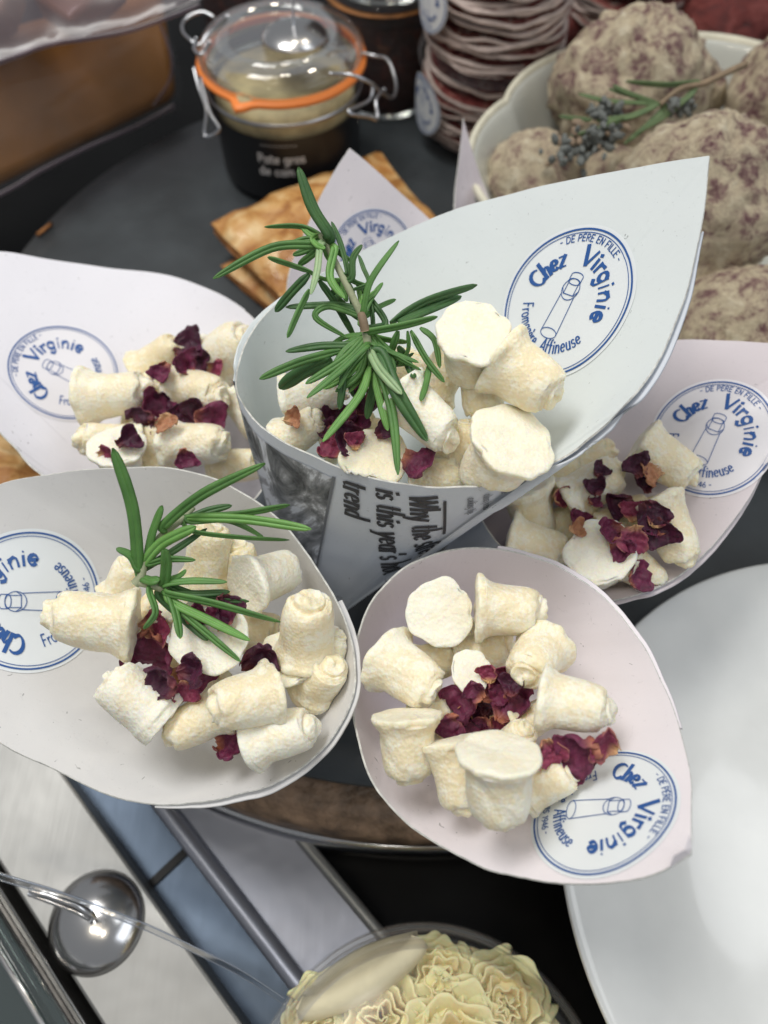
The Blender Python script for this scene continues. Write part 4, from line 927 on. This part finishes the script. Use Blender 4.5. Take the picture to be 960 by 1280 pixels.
# herb sprig on the sausages
LS = [([(780, 207), (700, 212), (603, 203)], 18, 4, .000), ([(770, 232), (700, 290), (625, 335)], 18, 4, .004), ([(692, 256), (620, 290), (530, 302)], 18, 4, .002), ([(690, 262), (625, 240), (562, 222)], 14, 4, .002),
      ([(660, 258), (560, 252), (485, 234)], 14, 4, .002), ([(600, 296), (530, 325), (462, 345)], 18, 4, .003), ([(520, 300), (480, 296), (437, 290)], 12, 4, .003), ([(660, 250), (600, 228), (572, 212)], 12, 4, .000), ([(700, 270), (650, 320), (600, 360)], 16, 4, .006)]
hs = sprig('dusty rosemary and lavender sprig lying across the dried sausages', (480, 0), 2.0, (740, 222), None, .418, LS,
      [([(905, 160), (860, 180), (800, 208), (740, 222), (690, 262)], 9, 6, M['stem_brown'])], 'rosemary sprigs on the sausages')
d0 = .418; rs = random.Random(5)
budv, budf = lathe_vf([(0, 0), (.35, .12), (.5, .45), (.36, .8), (0, 1)], 7)
bud_me = bpy.data.meshes.new('bud'); bud_me.from_pydata([tuple(v) for v in budv], [], budf); bud_me.materials.append(M['bud'])
bud_me2 = bud_me.copy(); bud_me2.materials[0] = M['bud_tan']
for k in range(150):
    t = rs.random(); x = 590 - 150 * t + rs.gauss(0, 22); y = 315 + 85 * t + rs.gauss(0, 20)
    if k % 6 == 0: x, y = 745 + rs.gauss(0, 14), 262 + rs.gauss(0, 8)
    if k % 7 == 0: x, y = 560 + rs.gauss(0, 16), 270 + rs.gauss(0, 12)
    o = bpy.data.objects.new('bud', bud_me2 if k % 8 == 3 else bud_me); C.objects.link(o); o.parent = hs
    o.location = P(480 + x / 2, y / 2, d0 + .003 + rs.uniform(-.006, .008)) - Vector(hs.location)
    s = rs.uniform(.0026, .0050); o.scale = (s, s, s * 1.7); o.rotation_euler = (rs.random() * 6, rs.random() * 6, 0)

# ================================================================= JAR
jc = Vector((-.066, .506, 0))
jar = empty('preserving_jar', tuple(jc)); tag(jar, 'clip top glass jar of pate with orange rubber seal and black label', 'jar')
jar_rf = lambda a, z: 1
lathe('glass_body', [(0, .001), (.042, .001), (.046, .004), (.048, .012), (.0485, .045), (.0485, .058), (.050, .064), (.0525, .068), (.0525, .073), (.050, .0745)], jc, M['glass'], jar, 96)
lathe('pate', [(0, .003), (.043, .003), (.0462, .008), (.0465, .057), (.044, .063), (.03, .064), (0, .065)], jc, M['pate'], jar, 64)
lathe('label_band', [(.0489, .006), (.0489, .0515)], jc, M['jar_label'], jar, 96)
lathe('neck_wire', [(.0512, .0605), (.0520, .0612), (.0520, .0626), (.0512, .0632)], jc, M['wire'], jar, 96)
lathe('rubber_seal', [(.049, .0746), (.0538, .0744), (.0548, .0754), (.0548, .0768), (.0538, .0780), (.049, .0780)], jc, M['orange'], jar, 96, lambda a, z: 1 + .16 * max(0, math.exp(-((a - R(248)) / .10) ** 2)))
lid = lathe('glass_lid', [(0, .0895), (.030, .0895), (.034, .0912), (.040, .0915), (.0455, .0908), (.0490, .0890), (.0515, .0855), (.0522, .081), (.0518, .0787)], jc, M['glass'], jar, 96)
lathe('lid_inner_ring', [(.032, .0902), (.0345, .0925), (.038, .0925), (.040, .0905)], jc, M['glass'], jar, 96)
lathe('lid_lower_rim', [(.0500, .0790), (.0528, .0800), (.0532, .0835), (.0500, .0860)], jc, M['glass'], jar, 96)
def wire(pts, r=.0011): return tube('wire_clip', [Vector(k) for k in catmull(pts, 5)], r, M['wire'], jar, 8)
def JP(px, py, dd=0): return P(px, py, .480 + dd)
wire([JP(412, 92, -.035), JP(440, 94, -.04), JP(462, 103, -.035), JP(474, 112, -.025), JP(490, 122, -.01), JP(495, 105, .0), JP(485, 75, .005), JP(468, 70, .01), JP(452, 66, .01)])
wire([JP(466, 106, -.03), JP(462, 125, -.03), JP(435, 140, -.045), JP(462, 146, -.035), JP(472, 148, -.03), JP(470, 125, -.03), JP(480, 112, -.02)])
wire([JP(268, 22, .01), JP(252, 15, .01), JP(232, 24, .01), JP(228, 38, .005), JP(238, 50, 0), JP(250, 56, 0), JP(262, 40, 0), JP(285, 20, .01)])
wire([JP(245, 48, .0), JP(243, 62, -.005), JP(252, 68, -.01), JP(262, 52, -.005)])
wire([JP(242, 84, -.012), JP(248, 108, -.012), JP(258, 138, -.01), JP(256, 170, -.005), JP(274, 162, -.01), JP(262, 140, -.012), JP(250, 96, -.015)])
# jar lettering
def jar_text(txt, ang0, z, size, heavy):
    ps, tw = text_strokes(txt, size); 
    f = lambda x, y: jc + Vector((math.cos(ang0 + x / .049) * .0492, math.sin(ang0 + x / .049) * .0492, z + y))
    return nib_vf(ps, heavy, heavy, 0, f)
v, f_ = join_vf([jar_text('Pate gros', R(250), .0345, .0062, .0010), jar_text('de cam', R(250), .0255, .0062, .0010), jar_text('- - - - - - - - -', R(254), .0455, .0030, .0006)])
mk('label_lettering', v, f_, M['white_ink'], jar, False)
def disc_tag(name, c, rad, h, label, rodtop):
    r_ = empty(name, tuple(c)); tag(r_, label, 'price tag holder', 'round steel price tag holders')
    prof = [(0, h), (rad * .12, h * .99), (rad * .35, h * .93), (rad * .6, h * .76), (rad * .82, h * .48), (rad * .95, h * .22), (rad, 0), (rad * .97, -.0004), (0, -.0004)]
    lathe('steel_base', prof, c, M['chrome'], r_, 96)
    if rodtop is not None: tube('rod', [c + Vector((0, 0, h * .9)), rodtop], .0007, M['wire'], r_, 8)
    return r_
tcl = PZ(368, 44, .0916)
disc_tag('price_tag_holder', tcl, .0208, .0060, 'small steel disc with an upright pin standing on the jar lid', P(364, -60, .44))
# lower-left disc with acrylic card
tc = PZ(121, 1152, -.045)
th_ = disc_tag('price_tag_holder', tc, .0218, .0105, 'domed steel disc holding a clear card on the steel ledge, lower left', None)
top = P(116, 1150, .318); tube('stem', [tc + Vector((0, 0, .006)), top], .0018, M['chrome'], th_, 10)
cardpts = [(-40, 1076), (0, 1092), (60, 1110), (120, 1131), (180, 1154), (240, 1182), (300, 1212), (355, 1248)]
lo = [Vector(q) for q in catmull([P(x, y + 8, .318) for x, y in cardpts], 5)]; hi = [Vector(q) for q in catmull([P(x, y, .298) for x, y in cardpts], 5)]
mk('clear_card', lo + hi, [(i, i + 1, len(lo) + i + 1, len(lo) + i) for i in range(len(lo) - 1)], M['acrylic'], th_)
tube('card_edge', hi, [.0006 * (1 - .75 * i / (len(hi) - 1)) for i in range(len(hi))], M['acrylic_edge'], th_, 8)
tube('card_edge', lo, [.0004 * (1 - .75 * i / (len(lo) - 1)) for i in range(len(lo))], M['acrylic_edge'], th_, 8)
tube('clip', [P(38, 1113, .318), P(60, 1119, .315), P(95, 1131, .315), P(116, 1144, .318), P(118, 1152, .320)], .0013, M['chrome'], th_, 8)
tube('clip', [P(36, 1117, .322), P(60, 1126, .320), P(95, 1139, .320), P(114, 1150, .320)], .0010, M['chrome'], th_, 8)

# ================================================================= PASTRIES
def pastry(quad, th, label, seed, zb=.001, mat='pastry'):
    """quad of px corners on the slate; puffed pillow"""
    q = [PZ(x, y, zb + th * .5) for x, y in quad]; n = 34; V = []; o = Vector((seed * 9.1, 0, 0))
    cen = sum(q, Vector()) / 4; root = empty('puff_pastry', (cen.x, cen.y, zb)); tag(root, label, 'pastry', 'golden puff pastries on the slate')
    def pos(u, v): return q[0] * (1 - u) * (1 - v) + q[1] * u * (1 - v) + q[2] * u * v + q[3] * (1 - u) * v
    for side in (1, 0):
        V = []
        for i in range(n):
            for j in range(n):
                u, v = i / (n - 1), j / (n - 1); p = pos(u, v); e = (min(u, 1 - u) * min(v, 1 - v) * 4) ** .5
                nz = noise.noise(p * 40 + o); nz2 = noise.noise(p * 130 + o)
                pp = p + (p - cen) * (.03 * nz)
                pp.z = zb + (th * (.42 + .58 * min(1, e * 1.5)) + nz * .0035 + nz2 * .0012 if side else th * .42 * (1 if e < .01 else .0))
                if side and e < .01: pp.z = zb + th * .42
                V.append(pp)
        mk('glazed_top' if side else 'crust_bottom', V, grid_faces(n, n, flip=not side), M[mat] if side else M['crust'], root)
    # layered side
    for k in range(4):
        rim = [pos(t / 12, 0) for t in range(12)] + [pos(1, t / 12) for t in range(12)] + [pos(1 - t / 12, 1) for t in range(12)] + [pos(0, 1 - t / 12) for t in range(12)]
        rr = [Vector((p.x, p.y, 0)) + (Vector((cen.x, cen.y, 0)) - Vector((p.x, p.y, 0))).normalized() * (.002 + .0012 * noise.noise(p * 150 + Vector((k * 5, 0, 0)))) + Vector((0, 0, zb + th * (.05 + .10 * k))) for p in rim]
        tube('pastry_layer', rr, .0016, M['crust'], root, 6, True)
pastry([(262, 276), (474, 186), (568, 300), (372, 392)], .020, 'large golden square puff pastry between the jar and the cone tip', 1, .018)
pastry([(275, 330), (470, 240), (570, 330), (378, 418)], .016, 'darker puff pastry lying underneath the large square one', 2, .001)
pastry([(-110, 560), (-10, 530), (110, 640), (-60, 720)], .020, 'puff pastry corner under the back left cone at the left picture edge', 3, .001)
cr = mk('crumb', [PZ(44, 292, .001), PZ(64, 276, .001), PZ(66, 281, .001), PZ(47, 296, .001), PZ(50, 289, .0035), PZ(60, 282, .003)], [(0, 1, 5, 4), (1, 2, 5), (2, 3, 4, 5), (3, 0, 4), (3, 2, 1, 0)], M['crust'], None, True, PZ(55, 285, .001))
tag(cr, 'brown crumb lying alone on the black slate', 'crumb')

# ================================================================= VACUUM PACKS (upper left)
def slab(name, quad, back, mat, root, rad=.006):
    f4 = [P(*q) for q in quad]; nrm = (f4[1] - f4[0]).cross(f4[3] - f4[0]).normalized()
    if nrm.dot(CAM - f4[0]) > 0: nrm = -nrm
    V = [p for p in f4] + [p + nrm * back for p in f4]
    o = mk(name, V, [(3, 2, 1, 0), (4, 5, 6, 7), (0, 1, 5, 4), (1, 2, 6, 5), (2, 3, 7, 6), (3, 0, 4, 7)], mat, root, True)
    m = o.modifiers.new('bevel', 'BEVEL'); m.width = rad; m.segments = 5
    return o
vp = empty('vacuum_pack', tuple(P(60, 200, .56))); tag(vp, 'vacuum packed dark brown smoked slab leaning behind the slate at upper left', 'packed slab', 'vacuum packed slabs')
slab('smoked_slab', [(-130, 296, .520), (226, 122, .590), (206, -20, .560), (-130, 70, .490)], .035, M['slab'], vp, .010)
# bag film: sheet in front, with sealed lip at the bottom
def film(root, name, rows, mat, nseg=14, amp=.0012, seed=0):
    R_ = []
    for r in rows: R_.append([Vector(q) for q in catmull([P(*p) for p in r], nseg)])
    cols = list(zip(*R_)); G_ = []
    for c in cols: G_.append([Vector(q) for q in catmull(c, 6)])
    nv = len(G_[0]); V = []
    for i, c in enumerate(G_):
        for j, p in enumerate(c): V.append(p + FW * (-amp * noise.noise(p * 60 + Vector((seed, 0, 0))) * 2 - amp * .5 * noise.noise(p * 180)))
    return mk(name, V, grid_faces(len(G_), nv), mat, root)
film(vp, 'plastic_film', [[(-130, 62, .478), (0, 62, .500), (110, 34, .530), (206, 12, .552)], [(-130, 200, .500), (0, 160, .528), (110, 110, .550), (226, 96, .572)], [(-130, 290, .512), (0, 236, .532), (110, 176, .556), (226, 126, .578)], [(-130, 306, .508), (0, 246, .534), (110, 188, .562), (226, 138, .584)]], M['clear_plastic'])
sp = [P(-130, 300, .508), P(0, 243, .531), P(50, 214, .540), P(110, 184, .556), P(170, 158, .566), P(218, 132, .578)]
tube('sealed_edge', [Vector(q) for q in catmull(sp, 6)], .0014, M['film'], vp, 8)
tube('sealed_edge', [Vector(q) for q in catmull([P(200, 30, .553), P(214, 70, .560), P(212, 100, .566), P(192, 132, .570)], 6)], .0010, M['film'], vp, 8)
vq = empty('vacuum_pack', tuple(P(60, 20, .50))); tag(vq, 'crumpled clear vacuum bag with amber smoked pieces hanging over the dark slab', 'packed slab', 'vacuum packed slabs')
film(vq, 'plastic_film', [[(-130, -140, .46), (0, -140, .47), (110, -130, .485), (270, -110, .50)], [(-130, -20, .455), (0, -20, .465), (110, -30, .48), (270, -40, .50)], [(-130, 90, .450), (0, 50, .462), (110, 30, .478), (270, -10, .498)], [(-130, 130, .448), (0, 76, .460), (60, 56, .468), (120, 48, .478), (270, 2, .496)][:4]], M['film'], amp=.0008, seed=3)
tube('sealed_edge', [Vector(q) for q in catmull([P(-130, 122, .446), P(0, 77, .459), (P(60, 56, .467)), P(110, 48, .476), P(170, 36, .484), P(250, 6, .492)], 6)], .0016, M['film'], vq, 8)
slab('smoked_piece', [(36, -8, .485), (86, 26, .480), (150, -30, .490), (90, -90, .495)], .02, M['slab_light'], vq, .004)
slab('smoked_piece', [(-60, 40, .480), (0, 12, .478), (14, -30, .485), (-60, -30, .490)], .02, M['slab_light'], vq, .004)

# ================================================================= SALAMI TUBS
def tub(cx, cy, z0, rad, h, label, nsl, seed, mat='salami', stickers=True):
    c = Vector((cx, cy, z0)); r_ = empty('salami_tub', tuple(c)); tag(r_, label, 'tub of salami', 'clear tubs of sliced salami')
    lathe('tub_wall', [(0, .0005), (rad * .93, .0005), (rad * .97, .003), (rad, h * .86), (rad * 1.03, h * .88), (rad * 1.035, h * .93), (rad * 1.0, h * .95), (rad * .99, h * .985), (rad * .9, h * .99), (0, h * .99)], c, M['clear_plastic'], r_, 96)
    lathe('tub_rim', [(rad * 1.0, h * .86), (rad * 1.045, h * .875), (rad * 1.045, h * .935), (rad * 1.0, h * .95)], c, M['clear_plastic'], r_, 96)
    rs = random.Random(seed)
    for k in range(nsl):
        z = h * (.04 + .80 * k / nsl); rr = rad * rs.uniform(.84, .94); ox, oy = rs.uniform(-.10, .10) * rad, rs.uniform(-.10, .10) * rad; tx, ty = rs.uniform(-.11, .11), rs.uniform(-.10, .14)
        V = []; seg = 48; o = Vector((seed, k * 3.3, 0)); pf = [(0, 0), (.5, 0), (.93, .0002), (.985, -.0002)]
        def fz(a, fr): return rr * fr * (1 + .05 * noise.noise(Vector((math.cos(a), math.sin(a), k)) * 1.5 + o)) 
        def wv(x, y): return x * tx + y * ty + .0030 * noise.noise(Vector((x * 60, y * 60, k)) + o)
        ring_ = [.0, .5, .93, .99]
        def mkslice(fr_list, zo, name, par, mt):
            Vs = []
            for i in range(seg):
                a = 2 * math.pi * i / seg
                for fr, dz in fr_list:
                    R1 = fz(a, fr); x = R1 * math.cos(a); y = R1 * math.sin(a); m = math.hypot(x + ox, y + oy); lim = rad * .965
                    X, Y = x + ox, y + oy
                    if m > lim: X *= lim / m; Y *= lim / m
                    Vs.append(c + Vector((X, Y, max(.001, z + wv(x, y) + dz))))
            return mk(name, Vs, grid_faces(seg, len(fr_list), cu=True), mt, par)
        s = mkslice([(0, .0012), (.5, .0012), (.94, .0012)], 0, 'salami_slice', r_, M[mat]); 
        s2 = mkslice([(.955, .0013), (.985, .0014), (1.015, .0009), (1.02, .0), (1.01, -.0006), (.95, -.0008)], 0, 'rind', s, M['rind'])
    return r_, c
for args in [(.0745, .545, 0, .0490, .067, 'lower clear tub of salami slices beside the scalloped bowl', 17, 1), (.0745, .545, .0672, .0500, .072, 'upper clear tub of salami slices stacked beside the scalloped bowl', 21, 2)]:
    r_, c = tub(*args)
    bv, bf = lathe_vf([(.0515, 0), (.0515, .07)], 96); bt = BVHTree.FromPolygons([c + q for q in bv], bf)
    tgt = c + Vector((-.0470, -.020, .036 if args[2] else .034)); dd = (tgt - CAM).normalized()
    logo_sticker(r_, bt, 0, 0, 90, .0200, M['label'], 'round white logo sticker curving round the tub', direct=dd)
def dark_jar(cx, cy, rad, h, label, z=0, mat='jar_dark'):
    c = Vector((cx, cy, z)); r_ = empty('preserving_jar', tuple(c)); tag(r_, label, 'jar', 'dark jars behind the slate')
    lathe('glass_body', [(0, .001), (rad * .95, .001), (rad, .006), (rad, h * .8), (rad * .92, h * .88), (rad * .92, h * .93), (rad, h * .95), (rad, h), (0, h)], c, M['glass'], r_, 64)
    lathe('filling', [(0, .004), (rad * .93, .004), (rad * .95, .01), (rad * .95, h * .76), (rad * .8, h * .80), (0, h * .80)], c, M[mat], r_, 48)
    lathe('rubber_seal', [(rad * .95, h * .935), (rad * 1.04, h * .937), (rad * 1.04, h * .95), (rad * .95, h * .952)], c, M['crust'], r_, 64)
dark_jar(.000, .600, .042, .080, 'dark jar of red preserve behind the orange sealed jar'); dark_jar(.000, .600, .042, .075, 'second dark jar stacked on the one behind the orange sealed jar', .0805)
dark_jar(-.10, .66, .045, .09, 'dark jar of preserve at the very back behind the pate jar')
tub(.185, .640, 0, .048, .10, 'tall clear tub of dark salami slices behind the bowl', 18, 5)
def sausage(p0, p1, rad, label, seed, mat='red_sausage'):
    a, b = P(*p0), P(*p1); ax = (b - a); L = ax.length; u, w_, d = frame(ax); V = []; n1, n2 = 60, 40; o = Vector((seed * 5, 0, 0))
    for i in range(n1):
        t = i / (n1 - 1); s = rad * (1 - abs(2 * t - 1) ** 6) ** .5; p = a + ax * t
        for j in range(n2):
            an = 2 * math.pi * j / n2; q = u * math.cos(an) + w_ * math.sin(an)
            k = 1 + .07 * noise.noise((p + q * rad) * 50 + o) + .06 * noise.noise((p + q * rad) * 140 + o); V.append(p + q * (s * k) + w_ * (.004 * math.sin(t * 3)))
    o = mk('dried_sausage', V, grid_faces(n1, n2, cv=True), M[mat], None, True, a); return tag(o, label, 'sausage', 'red dried sausages behind the bowl')
sausage((850, 62, .57), (1060, -40, .60), .034, 'thick red dried sausage lying behind the bowl at the upper right corner', 1)
sausage((700, -10, .62), (840, -60, .64), .030, 'dark red dried sausage at the top edge behind the bowl', 2)
sausage((700, 60, .60), (735, -60, .62), .024, 'dark red dried sausage standing between salami tub and bowl', 3)
rp = empty('price_pin', tuple(PZ(846, 70, .0))); tag(rp, 'thin clear rod standing behind the bowl before the red sausage', 'price pin')
tube('rod', [PZ(842, 110, .0), P(862, -40, .50)], .0009, M['acrylic_edge'], rp, 8)

# ================================================================= CHEESE ROSETTE TUB (bottom)
rc = PZ(538, 1430, -.004); rc.z = 0
RR = .068
tb = empty('rosette_tub', (rc.x, rc.y, -.074)); tag(tb, 'clear domed tub of frilly shaved cheese rosettes at the bottom edge', 'tub of cheese')
lathe('clear_lid', [tuple(q)[:2] for q in catmull([(0, .012), (.03, .0115), (.05, .009), (.062, .003), (.0665, -.006), (.068, -.012), (.0705, -.014), (.0708, -.017), (.068, -.018)], 4)], rc, M['clear_lid'], tb, 128)
lathe('tub_wall', [(.0685, -.0185), (.066, -.04), (.063, -.0735), (0, -.0740)], rc, M['clear_plastic'], tb, 96)
lathe('lid_rim', [(.0680, -.0135), (.0700, -.0128), (.0714, -.0140), (.0714, -.0160), (.0690, -.0180)], rc, M['clear_plastic'], tb, 128)
def rosette(c, rad, seed, tilt=(0, 0)):
    rs = random.Random(seed); r_ = empty('cheese_rosette', tuple(c)); tag(r_, ROS[seed], 'shaved cheese', 'frilly cheese rosettes in the tub')
    base = lathe('shaving_heap', [(0, rad * .34), (rad * .5, rad * .30), (rad * .8, rad * .16), (rad * .95, -rad * .1)], c, M['frill'], r_, 40, lambda a, z: 1 + .08 * math.sin(5 * a))
    for k in range(20):
        fr = .10 + .90 * (k / 19) ** .8; a0 = k * 2.4 + rs.random(); span = rs.uniform(1.3, 2.1) if k > 4 else 3.2; N1, N2 = 56, 9; V = []; ph = rs.random() * 6; nw = rs.uniform(3.0, 5.0) * (.6 + fr); o = Vector((seed, k, 0)) * 3
        for i in range(N1):
            u = i / (N1 - 1); a = a0 + span * (u - .5); wv = math.sin(nw * a * 1.6 + ph) * .6 + noise.noise(Vector((a * 1.6, 0, k)) + o) * 1.0; en = math.sin(math.pi * u) ** .45
            for j in range(N2):
                t = j / (N2 - 1); r = rad * (.78 * fr + .10 * wv * t + .30 * fr * t * t + .03 * noise.noise(Vector((a * 6, t * 2, k)) + o) * t); z = rad * (.10 + (.30 + .38 * en) * t * (1.15 - .55 * fr) - .10 * t * t * fr + .04 * wv * t)
                V.append(c + Vector((r * math.cos(a), r * math.sin(a), z)))
        o = mk('shaving', V, grid_faces(N1, N2), M['frill'], r_); m = o.modifiers.new('thickness', 'SOLIDIFY'); m.thickness = .0006
ROS = {8: 'small cheese rosette at the upper left wall of the bottom tub', 7: 'small cheese rosette at the very top of the bottom tub', 1: 'largest frilly cheese rosette at the right in the bottom tub', 2: 'frilly cheese rosette left in the bottom tub', 3: 'cheese rosette at the left wall of the bottom tub', 4: 'cheese rosette hidden low in the bottom tub', 5: 'pale cheese rosette at the back of the bottom tub', 6: 'cheese rosette at the right wall of the bottom tub'}
for s_, (dx, dy, r, dz) in {1: (.010, .026, .026, -.021), 2: (-.018, .036, .022, -.021), 3: (-.044, .016, .021, -.023), 4: (-.012, .000, .024, -.021), 6: (.042, .014, .023, -.022), 5: (.032, .042, .019, -.022), 7: (.006, .050, .016, -.021), 8: (-.040, .036, .017, -.022)}.items():
    rosette(rc + Vector((dx, dy, dz)), r, s_)
lathe('shaving_bed', [(0, -.024), (.05, -.024), (.060, -.021), (.0645, -.018), (.0655, -.03)], rc, M['frill'], tb, 96, lambda a, z: 1 + .012 * math.sin(17 * a))
# solid piece of pale cheese under the back of the lid
V = []; n1, n2 = 48, 16
for i in range(n1):
    a = R(92) + R(48) * i / (n1 - 1); w0 = .20 * max(0.0, math.sin(math.pi * i / (n1 - 1))) ** .6
    for j in range(n2):
        t = j / (n2 - 1); r = .0640 * (1 - w0 + w0 * t) ; z = -.003 - .010 * t * t + .003 * noise.noise(Vector((a * 3, t * 2, 0))) - (.014 * max(0, .2 - t) / .2)
        V.append(rc + Vector((r * math.cos(a), r * math.sin(a), z - .002)))
hl = mk('cheese_wheel_rind', V, grid_faces(n1, n2), simple('pale_cheese_face', (.72, .65, .45), .6, bumpscale=300, bstr=.4, var=.12, vscale=60), None, True, rc + Vector((0, .05, -.01)))
m = hl.modifiers.new('thickness', 'SOLIDIFY'); m.thickness = .004; m.offset = -1
tag(hl, 'smooth pale cheese slice behind the rosettes in the bottom tub', 'cheese slice')
